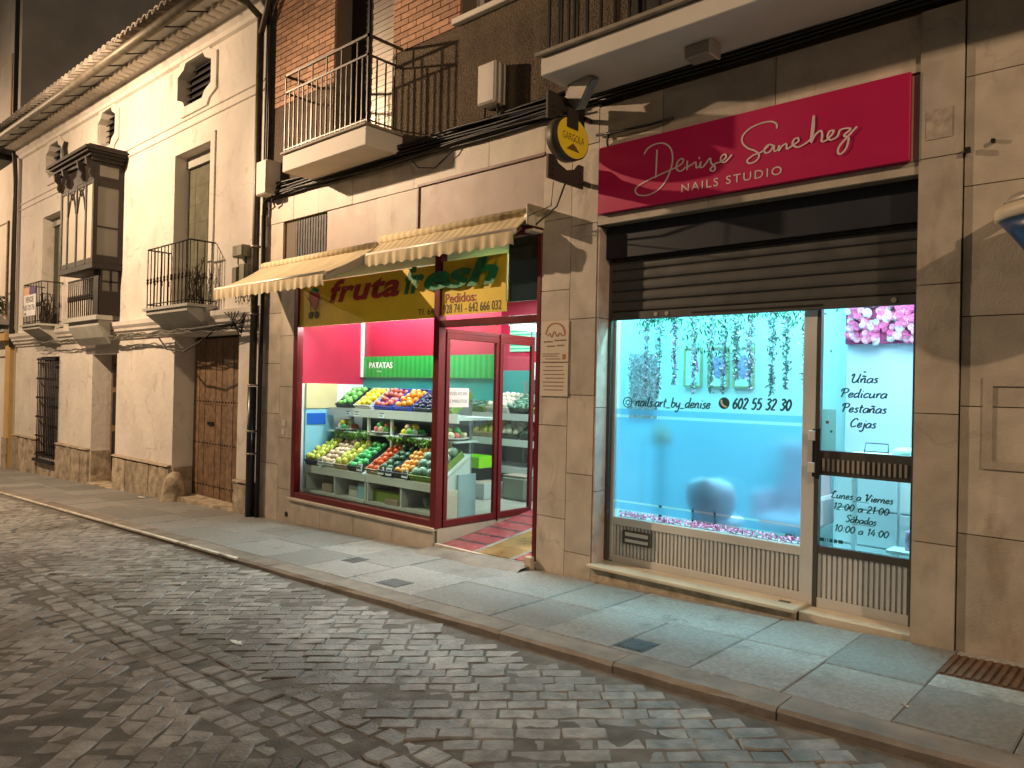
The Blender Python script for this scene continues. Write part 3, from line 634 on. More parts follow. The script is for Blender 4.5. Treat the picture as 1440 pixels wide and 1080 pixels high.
nb = 11
for i in range(nb):
    x0 = a + .02 + (c - a - .04) * i / nb; bx("board", M_boards, gd, x0 + .006, x0 + (c - a - .04) / nb - .006, .32 + .003 * (i % 3), .358, g(x0) + .03, e - .04, .004)
b = MB()
for z in (-.1, .55, 1.2):
    for i in range(nb * 2): b.ball((a + .06 + (c - a - .12) * i / (nb * 2 - 1), .317, z + g(-10) + .3), .013, 6, 4)
b.build("studs", M_black, gd)
for z in (.52, 1.17): bx("door_rail", M_boards, gd, a + .02, c - .02, .316, .321, z + g(-10) + .285, z + g(-10) + .29)
bx("letter_plate", M_black, gd, -11.35, -11.15, .30, .318, .82, .87); bx("hasp", M_black, gd, -10.35, -10.1, .295, .318, 1.5, 1.56)
bx("door_step", M_plinth, hs, a, c, -.04, .3, g(a) - .1, g(a) + .09)
# ------------------------------------------------------------------ neighbour at the far left
M_yellow = mat("ochre_paint", (.55, .36, .14), .8, var=.12, bump=.2, stain=(.38, .25, .1), ss=2)
M_brick = mat("brick", (.40, .225, .135), .85, var=.2, vs=14, bump=.5, bs=50, rand=.25)
M_nwall = mat("neighbour_render", (.66, .60, .52), .88, var=.14, vs=1.2, bump=.3)
nb_ = root("neighbour_house", (-23.5, 0, g(-23.5)), "tall pale house with ochre trim, brick doorway and flowered balcony at the far left edge", "house")
bx("side_wall", M_nwall, nb_, -32, -20.72, .02, 16, -1.6, 17)
facade(-32, -20.70, -1.6, 17, [(-22.6, -21.15, -1.6, 2.0), (-22.9, -21.35, 3.0, 5.3), (-22.9, -21.4, 7.2, 9.4)], -.02, .3).build("wall", M_nwall, nb_, fix=False)
bx("pilaster", M_yellow, nb_, -21.12, -20.72, -.10, -.022, g(-21) - .1, 2.35); bx("pilaster_base", M_plinth, nb_, -21.14, -20.71, -.13, -.101, g(-21) - .1, .05)
bx("ledge", M_yellow, nb_, -24, -20.72, -.22, -.022, 2.36, 2.56); bx("ledge", M_stuccod, nb_, -24, -20.72, -.25, -.022, 2.56, 2.62)
bx("brick_backing", M_brick, nb_, -22.6, -21.15, .2, .25, -1.4, 2.0)
bm2 = MB().box(-.1, .1, -.012, .012, -.028, .028).mesh("brick", M_brick)
for r_ in range(22):
    for k in range(5):
        x = -22.3 + k * .215 + (.1 if r_ % 2 else 0)
        if x < -21.2: put("brick", bm2, (x, .188, .35 + r_ * .066), nb_)
for r_ in range(24): put("brick", bm2, (-21.22, -.035, .3 + r_ * .07), nb_, None, (.7, 1, 1))
bx("shop_door", M_glassd, nb_, -22.5, -21.3, .1, .14, -.9, .34)
w = bx("window", M_yellow, nb_, -22.8, -21.4, .05, .09, 3.02, 5.25)
for x in (-22.9, -21.43): bx("window_jamb", M_boards, w, x, x + .07, -.06, .05, 3.0, 5.3)
bx("window", M_glassd, nb_, -22.85, -21.45, .1, .14, 7.2, 9.4)
for x in (-22.9, -21.48): bx("window_frame", M_yellow, nb_, x, x + .08, -.04, .1, 7.2, 9.4)
s = bx("balcony", M_stuccod, nb_, -23, -21.1, -.42, -.022, 2.75, 2.88)
for i in range(12): MB().tube([(-23 + 1.85 * i / 11, -.40, 2.88), (-23 + 1.85 * i / 11, -.40, 3.75)], .009, 4).build("baluster", M_black, s)
bx("handrail", M_black, s, -23, -21.12, -.415, -.385, 3.75, 3.775)
s = bx("balcony", M_darkwood, nb_, -23, -21.15, -.5, -.022, 6.7, 6.85); bx("railing", M_darkwood, s, -23, -21.15, -.48, -.45, 6.86, 7.7)
M_leaf = mat("leaf", (.05, .10, .03), .6, var=.3, vs=30, rand=.5, island=True)
M_soilpot = mat("terracotta", (.35, .13, .06), .8)
def plant(X, Y, Z, r, n, label, mm=M_leaf, fl=None):
    t = root("potted_plant", (X, Y, Z), label, "potted plant")
    MB().lathe([(.08, 0), (.12, .18), (.11, .18)], (X, Y, Z), 10).build("pot", M_soilpot, t)
    b = MB()
    for i in range(n):
        v = Vector((random.gauss(0, 1), random.gauss(0, 1), random.gauss(0, 1))).normalized() * r * R() ** .4; c = Vector((X, Y, Z + .18 + r * .7)) + v
        a = Vector((U(-1, 1), U(-1, 1), U(-1, 1))).normalized() * .05; d_ = a.cross(Vector((U(-1, 1), U(-1, 1), U(-1, 1)))).normalized() * .022
        b.add([c - a, c + d_, c + a, c - d_], [(0, 1, 2, 3)])
    tag(b.build("foliage", mm, t, fix=False), kind="stuff")
plant(-21.5, -.25, 2.885, .26, 260, "bushy green potted plant on the balcony at the far left")
plant(-22.1, -.25, 2.885, .2, 160, "smaller potted plant further left on the far left balcony", mat("yellow_leaf", (.25, .18, .03), .6, rand=.5, island=True))
dp = MB().tube([(-20.66, -.09, 2.2), (-20.66, -.09, 6.2), (-20.70, -.12, 6.9), (-20.72, -.12, 16.8)], .05, 8).build("downpipe", mat("dark_pipe", (.05, .045, .04), .5)); tag(dp, "dark rainwater pipe between the white house and the far left house", "downpipe")

# ------------------------------------------------------------------ apartment building with the two shops
M_clad = mat("limestone_cladding", (.44, .38, .305), .5, var=.16, vs=5, bump=.2, bs=70, rand=.14, stain=(.28, .225, .165), ss=3.2, st=.56, detail=10, streak=.35, crack=.18, cs=1.0)
M_joint = mat("joint", (.16, .125, .09), .9)
M_pinkm = mat("brown_marble", (.36, .27, .225), .5, var=.14, vs=6, bump=.1, rand=.05, stain=(.22, .165, .135), ss=4, st=.55, streak=.3)
M_rough = mat("roughcast", (.12, .085, .052), .95, var=.35, vs=35, bump=4, bs=55, stain=(.085, .06, .038), ss=2, st=.5)
M_white = mat("white_paint", (.62, .57, .50), .7, var=.08, vs=2, bump=.1, stain=(.45, .39, .32), ss=4, st=.62)
M_rail = mat("bronze_rail", (.06, .048, .036), .45, .3); M_steel = mat("painted_steel", (.33, .29, .24), .45, .3, var=.15)
M_shutter = mat("roller_shutter", (.075, .073, .068), .5, .3, var=.15, vs=6)
ap = root("apartment_building", (-4, 0, g(-4)), "brick and roughcast apartment building clad in limestone at street level", "building")
FX0, FX1, NX0, NX1 = -8.39, -4.31, -3.71, -1.28
holes = [(FX0, FX1, -.9, 2.98), (NX0, NX1, -.4, 2.87), (-7.64, -6.52, 4.20, 6.45), (-5.45, -4.50, 5.16, 6.5), (-8.46, -7.72, 3.02, 3.56)]
facade(-9.0, 6.0, -.9, 8.2, holes, .03, .30).build("wall_core", M_joint, ap, fix=False)
bx("party_wall", M_rough, ap, -9.22, -9.0, .03, 7, -.9, 8.2)
def panel(x0, x1, z0, z1, m=M_clad, y=0, name="cladding_panel", gap=.003, dep=.028):
    return bx(name, m, ap, x0 + gap, x1 - gap, y - random.random() * .003, y + dep, z0 + gap, z1 - gap)
def stack(x0, x1, zlist, m=M_clad, y=0):
    for a, c in zip(zlist[:-1], zlist[1:]): panel(x0, x1, a, c, m, y)
stack(-9.19, -8.70, [g(-9) - .1, .45, 1.10, 1.75, 2.40, 3.05, 3.57]); stack(-8.70, FX0, [g(-8.6) - .1, .15, .80, 1.45, 2.10, 2.75, 3.02])
# pillar between the shops
stack(FX1, -3.99, [g(-4.2) - .1, .38, 1.18, 1.98, 2.36, 2.98, 3.57]); stack(-3.99, NX0, [g(-3.8) - .1, .11, .78, 1.45, 2.1, 2.9, 3.57])
# base under the fruit window
for a, c in ((-8.39, -7.72), (-7.72, -7.05), (-7.05, -6.35), (-6.35, -5.68)): panel(a, c, g(a) - .1, .03, M_clad, 0)
bx("window_ledge", mat("ledge_stone", (.50, .44, .35), .5, var=.15), ap, -8.42, -5.66, -.035, .06, .032, .065, .004)
bx("side_base_panel", M_clad, ap, -5.676, -5.65, .03, 1.5, g(-5.6) - .1, .052)
# band over the shopfronts, infill panels
for a, c in ((-9.19, -8.46), (-8.46, -7.9), (-7.9, -7.2), (-7.2, -6.1), (-6.1, -5.0), (-5.0, -4.3), (-4.3, -3.71)): panel(a, c, 3.572, 3.90, y=-.004)
stack(-6.74, -6.04, [2.985, 3.57]); panel(-7.72, -6.74, 2.985, 3.57, M_pinkm, .008, dep=.02); panel(-6.02, FX1, 2.985, 3.57, M_pinkm, .008, dep=.02); panel(-8.39, -7.72, 2.983, 3.02)
bx("metal_strip", mat("red_brown_metal", (.16, .06, .045), .5), ap, -6.04, -6.02, -.01, .02, 2.985, 3.57)
bx("metal_strip", MATS["red_brown_metal"], ap, -6.04, -4.3, -.012, -.005, 3.575, 3.60)
gr_ = bx("vent_grille", M_voidm, ap, -8.44, -7.74, .10, .12, 3.03, 3.55)
for i in range(12): bx("slat", M_darkwood, gr_, -8.44 + .058 * i, -8.40 + .058 * i, .02, .06, 3.03, 3.55)
# around the sign
panel(NX0, -2.7, 2.87, 2.95, gap=.002); panel(-2.7, NX1, 2.87, 2.95, gap=.002); 
for a, c in ((NX0, -3.1), (-3.1, -2.2), (-2.2, NX1)): panel(a, c, 2.951, 3.49, y=.006, dep=.02); panel(a, c, 3.50, 3.86)
for a, c in ((-4.3, -3.71), ): pass
# right pillar and the wall beyond
stack(NX1, -1.04, [g(-1.1) - .1, .62, 1.40, 2.18, 2.95, 3.86], y=-.02)
for a, c in ((-1.037, .1), (.1, 1.2), (1.2, 2.4), (2.4, 4.), (4., 6.)): stack(a, c, [g(a) - .1, .70, 1.45, 1.98, 2.75, 3.40, 3.86])
for a, c, z0, z1 in ((-.93, 0.05, 1.10, 1.40), (-.88, .05, 1.18, 1.66)): pass
fr = [(-.92, 1.09), (.02, 1.09), (.02, 1.62), (-.92, 1.62)]; fi = [(-.87, 1.14), (-.03, 1.14), (-.03, 1.57), (-.87, 1.57)]
MB().ringy(fr, fi, -.009, -.004).build("raised_moulding", M_clad, ap)
bx("bolt", M_black, ap, -1.03, -1.0, -.05, -.02, 2.94, 2.97); bx("bolt", M_black, ap, -.90, -.88, -.03, -.003, 2.98, 3.0)
# patch on the right pillar beside the sign
bx("pasted_patch", mat("grey_patch", (.36, .30, .24), .8, var=.3, vs=20), ap, -1.24, -1.10, -.026, -.0235, 3.06, 3.24)
# upper walls
bx("roughcast_wall", M_rough, ap, -9.0, -7.641, .0, .029, 3.905, 5.09); bx("roughcast_wall", M_rough, ap, -6.519, 6, .0, .029, 3.905, 5.09)
bx("roughcast_wall", M_rough, ap, -4.499, 6, .0, .029, 5.091, 8.2)
# bricks: the largest as objects
bh, bw, jt = .058, .245, .011
bmesh_ = MB().add([(-.5, 0, -.5), (.5, 0, -.5), (.5, 0, .5), (-.5, 0, .5), (-.5, 1, -.5), (.5, 1, -.5), (.5, 1, .5), (-.5, 1, .5)], [(0, 1, 2, 3), (0, 4, 5, 1), (1, 5, 6, 2), (2, 6, 7, 3), (3, 7, 4, 0)]).mesh("brick", M_brick)
M_bm = mat("brick_mortar", (.30, .19, .11), .9); bw_wall = bx("brick_wall", M_bm, ap, -9.0, -7.641, .018, .029, 5.092, 8.2); L = []
for a, c, z0 in ((-8.99, -7.645, 5.1), (-6.515, -5.455, 5.1), (-7.64, -6.52, 6.46)):
    z = z0; r_ = 0
    while z < 8.1:
        x = a - (bw / 2 if r_ % 2 else 0)
        while x < c:
            p, q = max(x, a), min(x + bw, c); x += bw + jt
            if q - p > .03: L.append((view_px(((p + q) / 2, 0, z + bh / 2)), p, q, z))
        z += bh + jt; r_ += 1
bx("brick_wall", M_bm, ap, -6.519, -5.451, .018, .029, 5.092, 8.2); bx("brick_wall", M_bm, ap, -7.641, -6.519, .018, .029, 6.452, 8.2)
L.sort(key=lambda t: (not (0 < t[0][0] < 1440 and -4 < t[0][1] < 1080), t[0][2])); rest = MB()
for i, (v, p, q, z) in enumerate(L):
    yy = U(-.0025, .001)
    if i < 300: put("brick", bmesh_, ((p + q) / 2, yy, z + bh / 2), bw_wall, None, (q - p, .017, bh))
    else: rest.box(p, q, yy, .017, z, z + bh)
tag(rest.build("bricks", M_brick, bw_wall, fix=False), kind="stuff")
# balcony door with roller blind, window with stone sill
bd = bx("balcony_door", M_darkwood, ap, -7.63, -6.53, .30, .325, 4.19, 6.44)
for i in range(34): bx("blind_slat", M_steel, bd, -7.30, -6.55, .262 + (i % 2) * .003, .285, 4.22 + .064 * i, 4.22 + .064 * i + .058)
bx("door_jamb", M_darkwood, bd, -7.638, -7.31, .24, .299, 4.2, 6.4); bx("blind_guide", M_black, bd, -7.31, -7.28, .235, .28, 4.2, 6.4)
bx("window_lintel", M_white, ap, -7.75, -6.4, -.01, .03, 6.46, 6.56)
wn = bx("window", M_glassd, ap, -5.42, -4.53, .28, .30, 5.2, 6.5)
bx("window_frame", M_white, wn, -5.448, -5.40, .22, .279, 5.18, 6.5); bx("window_frame", M_darkwood, wn, -5.40, -4.51, .24, .279, 5.17, 5.24)
bx("window_sill", M_white, ap, -5.52, -4.42, -.06, .25, 5.095, 5.155, .006)
# small balcony over the fruit shop
def apbalc():
    X0, X1, Y = -7.94, -6.32, -.475
    s = bx("balcony", M_white, ap, X0, X1, Y, .02, 3.965, 4.165, .006)
    bx("coping", mat("coping_stone", (.26, .22, .17), .7, var=.25, vs=9), s, X0 - .02, X1 + .02, Y - .025, .0, 4.167, 4.195, .004)
    m = M_rail; A_ = (X0 + .01, Y + .015); B_ = (X1 - .01, Y + .015)
    for z, r_ in ((5.10, .017), (4.90, .013), (4.23, .009)):
        for p, q, nm in (((A_[0], A_[1]), (B_[0], B_[1]), "rail"), ((B_[0], B_[1]), (B_[0], -.0), "rail"), ((A_[0], A_[1]), (A_[0], 0), "rail")):
            bx(nm, m, s, min(p[0], q[0]) - r_ * .6, max(p[0], q[0]) + r_ * .6, min(p[1], q[1]) - r_ * .6, max(p[1], q[1]) + (r_ * .6 if p[1] == q[1] else -r_ * .7), z - r_ * .8, z + r_ * .8)
    n = 17; b_ = MB().box(-.0065, .0065, -.0065, .0065, 4.196, 4.885).mesh("baluster", m); c_ = MB().box(-.007, .007, -.007, .007, 4.915, 5.08).mesh("baluster", m)
    for i in range(n + 1):
        x = A_[0] + (B_[0] - A_[0]) * i / n; put("baluster", b_, (x, A_[1], 0), s)
        if i % 3 == 0 or i == n: put("baluster", c_, (x, A_[1], 0), s)
    for k in (1, 2, 3): put("baluster", b_, (B_[0], Y + .015 + .115 * k, 0), s); put("baluster", b_, (A_[0], Y + .015 + .115 * k, 0), s)
    put("baluster", c_, (B_[0], -.10, 0), s)
apbalc()
# long balcony over the nail studio
s = bx("long_balcony", M_white, ap, -3.84, 6.0, -.62, .0, 3.955, 4.10, .006)
bx("coping", MATS["coping_stone"], s, -3.87, 6.0, -.66, -.0, 4.103, 4.135, .004)
bx("rail", M_black, s, -3.8, 6, -.60, -.57, 5.05, 5.09)
b_ = MB().box(-.009, .009, -.009, .009, 4.136, 5.05).mesh("baluster", M_black)
for i in range(40): put("baluster", b_, (-3.79 + .125 * i, -.585, 0), s)
for k in range(1, 5): put("baluster", b_, (-3.79, -.585 + .12 * k, 0), s)
bx("balcony_door", M_darkwood, ap, -3.4, -2.1, -.02, -.002, 4.2, 6.2)
cc_ = root("ceiling_box", (-2.62, -.3, 3.9), "small beige junction box fixed under the long balcony above the pink sign", "junction box")
bx("box_body", M_steel, cc_, -2.72, -2.53, -.36, -.22, 3.86, 3.953, .006); bx("box_cover", M_white, cc_, -2.529, -2.51, -.36, -.22, 3.85, 3.953)
# cable bundles
M_cable = mat("black_cable", (.012, .011, .010), .45)
cb = root("cable_bundle", (-6, -.05, 3.9), "thick bundle of black cables running along the facade above the shopfronts", "cables")
for i in range(13):
    z0 = U(3.90, 4.07); y0 = -.03 - .012 * (i % 4) - R() * .01; pts = [(-9.1 + 5.2 * t + 0, y0, z0 + .02 * math.sin(t * 9 + i) - (.05 * t if i % 3 else 0)) for t in [k / 16 for k in range(17)]]
    MB().tube(pts, U(.010, .017), 5).build("cable", M_cable, cb)
for i in range(5): MB().tube([(-3.9 + 9.9 * t, -.03 - .015 * i, 3.90 + .022 * i + .006 * math.sin(t * 30)) for t in [k / 20 for k in range(21)]], .013, 5).build("cable", M_cable, cb)
MB().tube([(-6.15, -.03, 3.90), (-5.98, -.05, 3.76), (-5.75, -.03, 3.72), (-5.5, -.05, 3.82), (-5.35, -.03, 3.92)], .006, 5).build("cable", M_cable, cb)
bx("cable_tray", M_voidm, cb, -9.0, 6.0, -.022, -.006, 3.885, 4.06)
c2 = root("cable_bundle", (-11, -.2, 2.2), "tangled grey cables sagging along the ledge of the white house", "cables")
for i in range(9):
    a = U(-20, -14); c = U(-13, -9.4) if i > 3 else -9.35; ph = U(0, 6)
    MB().tube([(a + (c - a) * t, -.165 - U(0, .03), 2.23 + .03 * math.sin(ph + t * 17) + .02 * math.sin(ph * 2 + t * 41)) for t in [k / 30 for k in range(31)]], .009, 4).build("cable", mat("grey_cable", (.13, .12, .10), .6), c2)
MB().tube([(-12.1, -.17, 2.18), (-11.7, -.2, 1.98), (-11.1, -.2, 1.93), (-10.6, -.2, 2.05), (-10.2, -.17, 2.22)], .014, 5).build("cable", M_cable, c2)
MB().tube([(-10.9, -.19, 2.25), (-10.1, -.2, 2.27), (-9.6, -.18, 2.28)], .028, 6).build("cable", M_cable, c2)
for i in range(5): MB().tube([(-9.9 + .1 * i, -.17, 2.45), (-9.65, -.2, 2.36 - .03 * i), (-9.42, -.18, 2.1 + .06 * i), (-9.36, -.12, 2.5)], .010, 4).build("cable", M_cable, c2)
# downpipes at the joint between the houses
dp2 = root("downpipe", (-9.2, -.1, g(-9.2)), "pair of rainwater pipes between the white house and the brick building, black at the foot", "downpipe")
MB().tube([(-9.24, -.09, 1.45), (-9.24, -.09, 6.35)], .048, 10).build("pipe", mat("brown_pipe", (.075, .065, .045), .5, .2, var=.3, vs=12), dp2)
MB().tube([(-9.24, -.09, g(-9.24) + .0), (-9.24, -.09, 1.44)], .058, 12).build("pipe_foot", mat("blue_black_pipe", (.012, .016, .028), .25), dp2)
for z in (.55, .85, 1.46, 2.4, 3.3): MB().tube([(-9.24, -.09, z - .012), (-9.24, -.09, z + .012)], .066, 10).build("pipe_clamp", M_steel, dp2)
MB().tube([(-9.10, -.06, g(-9.1)), (-9.10, -.06, 3.7)], .030, 8).build("pipe", M_cable, dp2)
for i in range(5): MB().tube([(-9.14 + .022 * i + .008 * math.sin(k * .9 + i), -.05 - .012 * (i % 2), 3.7 + k * .28) for k in range(11)], .012, 5).build("cable", M_cable, dp2)
MB().tube([(-9.24, -.09, 6.35), (-9.3, -.25, 6.5), (-9.4, -.62, 6.62)], .045, 8).build("pipe", MATS["brown_pipe"], dp2)
MB().tube([(-9.24, -.09, 6.1), (-9.0, -.12, 6.45), (-8.7, -.2, 6.8)], .04, 8).build("pipe", MATS["brown_pipe"], dp2)
# electrical boxes
def ebox(x0, x1, z0, z1, dep, label, y=-.0, m=M_white):
    t = root("junction_box", ((x0 + x1) / 2, y, z0), label, "junction box"); bx("box_body", m, t, x0, x1, y - dep, y - .001, z0, z1, .008); bx("box_lid", m, t, x0 + .012, x1 - .012, y - dep - .008, y - dep - .001, z0 + .012, z1 - .012, .003)
    for x in (x0 + .03, x1 - .03):
        MB().tube([(x, y - dep * .5, z0 + .002), (x, y - dep * .5, z0 - .07), (x - .03, y - .03, z0 - .14)], .010, 5).build("cable", M_cable, t)
ebox(-9.06, -8.80, 3.92, 4.36, .20, "beige junction box on the corner beside the small balcony")
ebox(-5.03, -4.80, 4.14, 4.52, .15, "beige meter box on the dark roughcast wall")
M_gbox = mat("grey_green_box", (.20, .19, .13), .6)
ebox(-9.78, -9.50, 3.20, 3.36, .14, "upper small grey cable box on the white house by the downpipe", -.0, M_gbox); ebox(-9.86, -9.72, 2.74, 3.08, .10, "lower left grey cable box on the white house near the awning", 0, M_gbox); ebox(-9.62, -9.46, 2.74, 3.10, .12, "lower right grey cable box on the white house near the downpipe", 0, M_gbox)
M_sticker = mat("sticker", (.5, .48, .42), .7)
st = bx("wall_sticker", M_sticker, None, -8.62, -8.53, -.008, -.004, .95, 1.03); tag(st, "round worn sticker on the limestone beside the fruit shop window", "sticker")
st = bx("wall_sticker", M_sticker, None, -8.62, -8.55, -.008, -.004, .84, .91); tag(st, "lower square worn sticker on the limestone left of the fruit shop", "sticker")
vh = MB().lathe([(.035, 0), (.035, .01)], (-8.47, -.006, -.16), 10, 'y').build("drain_hole", M_black); tag(vh, "small round black drain hole low in the limestone left of the fruit shop", "drain hole")
# ------------------------------------------------------------------ fruit shop
M_red = mat("red_aluminium", (.125, .008, .010), .35, .2, var=.1)
M_glassL = glassmat("shop_glass", (.90, .98, .96))
fs = root("fruit_shopfront", (-6.35, .05, g(-6.35)), "red framed greengrocer shopfront with lit window and open doorway", "shopfront")
def f(name, *a, m=M_red, p=fs, bev=.004): return bx(name, m, p, *a, bev)
f("frame_post", -8.385, -8.31, .0, .09, .07, 2.97); f("frame_post", -5.74, -5.655, -.005, .09, .05, 2.97); f("frame_post", -4.36, -4.315, -.005, .09, g(-4.3) + .07, 2.97)
f("frame_rail", -8.31, -5.74, .003, .087, .067, .135); f("frame_rail", -5.655, -4.36, .003, .087, 2.095, 2.165); f("frame_rail", -8.31, -4.36, .003, .087, 2.90, 2.97)
bx("window_glass", M_glassL, fs, -8.31, -5.74, .043, .049, .135, 2.9)
bx("transom_glass", M_glassL, fs, -5.655, -4.36, .043, .049, 2.165, 2.9)
M_ys = mat("yellow_sign", (.78, .56, .03), .5, var=.08, vs=3, bump=.02)
sg = root("fruit_shop_sign", (-6.5, .03, 2.2), "yellow panel reading frutafresh with telephone numbers above the fruit window", "sign")
bx("panel", M_ys, sg, -8.305, -5.745, .024, .04, 2.20, 2.74); bx("panel", M_ys, sg, -5.65, -4.77, .024, .04, 2.215, 2.76)
M_cr = mat("print_red", (.33, .02, .03), .5); M_cg = mat("print_green", (.01, .20, .07), .5); M_dk = mat("print_dark", (.05, .035, .03), .5)
SY = .021
txt("fruta", -7.66, -6.33, 2.46, 2.73, SY, M_cr, sg, .25, .035, space=1.05); txt("fr", -6.26, -5.93, 2.47, 2.755, SY, M_cg, sg, .25, .035); txt("esh", -5.90, -4.84, 2.475, 2.745, SY - .03, M_cg, sg, .25, .04)
txt("Pedidos:", -5.60, -5.16, 2.335, 2.43, SY, M_cr, sg, 0, .012); txt("Tf. 64", -6.02, -5.77, 2.235, 2.30, SY, M_dk, sg); txt("928 741 - 642 666 032", -5.63, -4.82, 2.235, 2.325, SY, M_dk, sg)
# little strawberry with a trolley
ic = MB(); ic.prismy([(-8.08, 2.62), (-8.0, 2.645), (-7.9, 2.63), (-7.86, 2.55), (-7.92, 2.44), (-7.98, 2.40), (-8.06, 2.47), (-8.10, 2.56)], .017, .023); ic.build("strawberry_print", mat("strawberry", (.45, .03, .02), .5), sg)
MB().prismy([(-8.09, 2.63), (-7.99, 2.67), (-7.86, 2.64), (-7.93, 2.60), (-8.0, 2.615)], .013, .0165).build("strawberry_leaf_print", M_cg, sg)
for x in (-8.05, -7.92): MB().lathe([(.045, 0), (.045, .006)], (x, .016, 2.335), 12, 'y').build("wheel_print", M_black, sg)
b = MB(); ribbon(b, [(-8.14, 2.56), (-8.06, 2.50), (-8.04, 2.38), (-7.93, 2.38), (-7.88, 2.48)], .0155, .014, 3); b.build("trolley_print", M_black, sg, fix=False)
bx("dark_transom_panel", mat("dark_blue_glass", (.02, .028, .035), .2), sg, -4.765, -4.365, .05, .055, 2.30, 2.88)
# glazed side partition of the recessed entrance
pt = root("glass_partition", (-5.66, .7, .06), "red framed glass partition running back beside the shop entrance", "partition")
for y0, y1 in ((.1, .88), (.90, 1.47)):
    for a in ((y0, y1, .062, .13), (y0, y1, 1.985, 2.05), (y0, y0 + .05, .131, 1.984), (y1 - .05, y1, .131, 1.984)): bx("frame_bar", M_red, pt, -5.685, -5.645, *a, .003)
    bx("glass", M_glassL, pt, -5.667, -5.662, y0 + .05, y1 - .05, .131, 1.984)
bx("frame_bar", M_red, pt, -5.70, -5.63, .882, .898, .04, 2.08)
bx("frame_bar", M_red, pt, -5.685, -5.645, .1, 1.47, 2.051, 2.09)
# shell of the shop
M_rwall = mat("red_wall", (.42, .015, .05), .45, var=.05, vs=2); M_shell = mat("shop_wall_white", (.70, .72, .70), .6, var=.04); M_teal = mat("teal_tiles", (.02, .26, .25), .4, var=.1)
sh = root("shop_interior_shell", (-6.3, 2, .1), "red and white walls, floor and ceiling inside the fruit shop", "room")
b = MB(); b.box(-9.0, -5.70, .34, 6.0, .04, .10); b.box(-5.699, -4.1, 1.5, 6.0, .04, .10); b.build("shop_floor", mat("shop_floor_tile", (.34, .32, .29), .35, var=.15), sh)
bx("shop_ceiling", M_shell, sh, -8.5, -4.1, .34, 6, 2.78, 2.85); bx("wall_left", M_rwall, sh, -8.50, -8.38, .10, 6, 1.5, 2.78); bx("wall_left", M_shell, sh, -8.50, -8.37, .10, 6, .1, 1.499)
bx("wall_right", M_shell, sh, -4.28, -4.2, .34, 6, -.2, 2.78); bx("wall_back", M_rwall, sh, -8.4, -4.28, 2.9, 2.95, 1.75, 2.78); bx("wall_back", M_teal, sh, -8.4, -4.28, 2.9, 2.95, 1.4, 1.749); bx("wall_back", mat("dark_back", (.07, .085, .085), .6), sh, -8.4, -4.28, 2.9, 2.95, .1, 1.399)
bx("display_wall", M_rwall, sh, -8.4, -5.84, 1.06, 1.10, 1.88, 2.78); bx("display_wall", M_teal, sh, -8.4, -5.84, 1.06, 1.10, 1.35, 1.60); bx("display_wall", mat("grey_back", (.12, .135, .13), .6), sh, -8.4, -6.28, 1.06, 1.10, .1, 1.349)
bx("column_strip", M_shell, sh, -8.378, -8.352, 1.01, 1.055, 1.6, 2.78)
bx("lintel_box", M_shell, sh, -8.4, -4.28, .15, .33, 2.78, 2.9)
M_green = stripes("green_banner", (.01, .30, .05), (.03, .40, .08), .09, 0, .4)
bn = root("potato_banner", (-7.1, 1.05, 1.6), "green banner with the white word PATATAS above the fruit crates", "banner")
bx("cloth", M_green, bn, -8.35, -5.84, 1.045, 1.058, 1.602, 1.875)
M_wt = mat("print_white", (.85, .85, .85), .5)
txt("PATATAS", -8.22, -7.72, 1.72, 1.80, 1.042, M_wt, bn, 0, .02); txt("fritas", -8.05, -7.95, 1.67, 1.695, 1.042, M_wt, bn)
cabn = root("wall_cabinet", (-8.35, .6, .2), "cream and pale blue cupboard against the left wall of the fruit shop", "cabinet")
bx("cream_panel", mat("cream_panel", (.62, .50, .28), .5), cabn, -8.388, -8.33, .16, .62, 1.18, 1.50, .004); bx("blue_panel", mat("pale_blue", (.25, .52, .68), .4, var=.05), cabn, -8.388, -8.34, .16, .58, .16, 1.175, .004); bx("blue_stripe", mat("strong_blue", (.01, .10, .50), .4), cabn, -8.339, -8.33, .18, .45, .98, 1.12)
bx("yellow_bag", mat("lime_yellow", (.5, .55, .02), .5), cabn, -8.33, -8.30, .17, .27, .32, .5)
# shelves
M_sw = mat("shelf_white", (.55, .60, .60), .5, var=.06); M_sg = mat("shelf_grey", (.22, .24, .24), .4, .3)
ct = root("display_counter", (-7.1, .3, .1), "white slanted display counter with open compartments full of fruit crates", "counter")
CY0, CY1 = .14, .62
for (a, c) in ((-8.30, -7.045), (-7.02, -5.80)):
    b = MB().prismx([(CY0, .47), (CY0, .44), (CY1, .74), (CY1, .77)], a, c); b.build("sloping_top", M_sw, ct)
    bx("bottom_board", M_sw, ct, a, c, CY0, CY1, .135, .165); 
    b = MB().box(a, c, CY0, CY0 + .02, .385, .439); b.build("front_lip", M_sw, ct)
    for x in (a, (a + c) / 2 - .012, c - .025): MB().prismx([(CY0 + .021, .166), (CY1, .166), (CY1, .735), (CY0 + .021, .438)], x, x + .025).build("divider", M_sw, ct)
    bx("back_board", M_sg, ct, a, c, CY1 + .001, CY1 + .02, .135, .73)
bx("end_cover", mat("cream_board", (.62, .52, .44), .5), ct, -5.795, -5.775, CY0, .42, .10, .40); bx("end_cover", mat("blue_grey_board", (.30, .42, .50), .5), ct, -5.795, -5.77, .421, .68, .10, .56)
sf = root("fruit_shelf", (-7.1, .8, .1), "grey metal shelving carrying the upper row of fruit crates", "shelf")
bx("shelf_board", M_sw, sf, -8.3, -5.86, .50, 1.04, 1.13, 1.16); bx("front_rail", M_sw, sf, -8.3, -5.86, .47, .499, 1.10, 1.20); bx("shelf_board", M_sw, sf, -8.3, -5.86, .46, .80, .885, .905, .004)
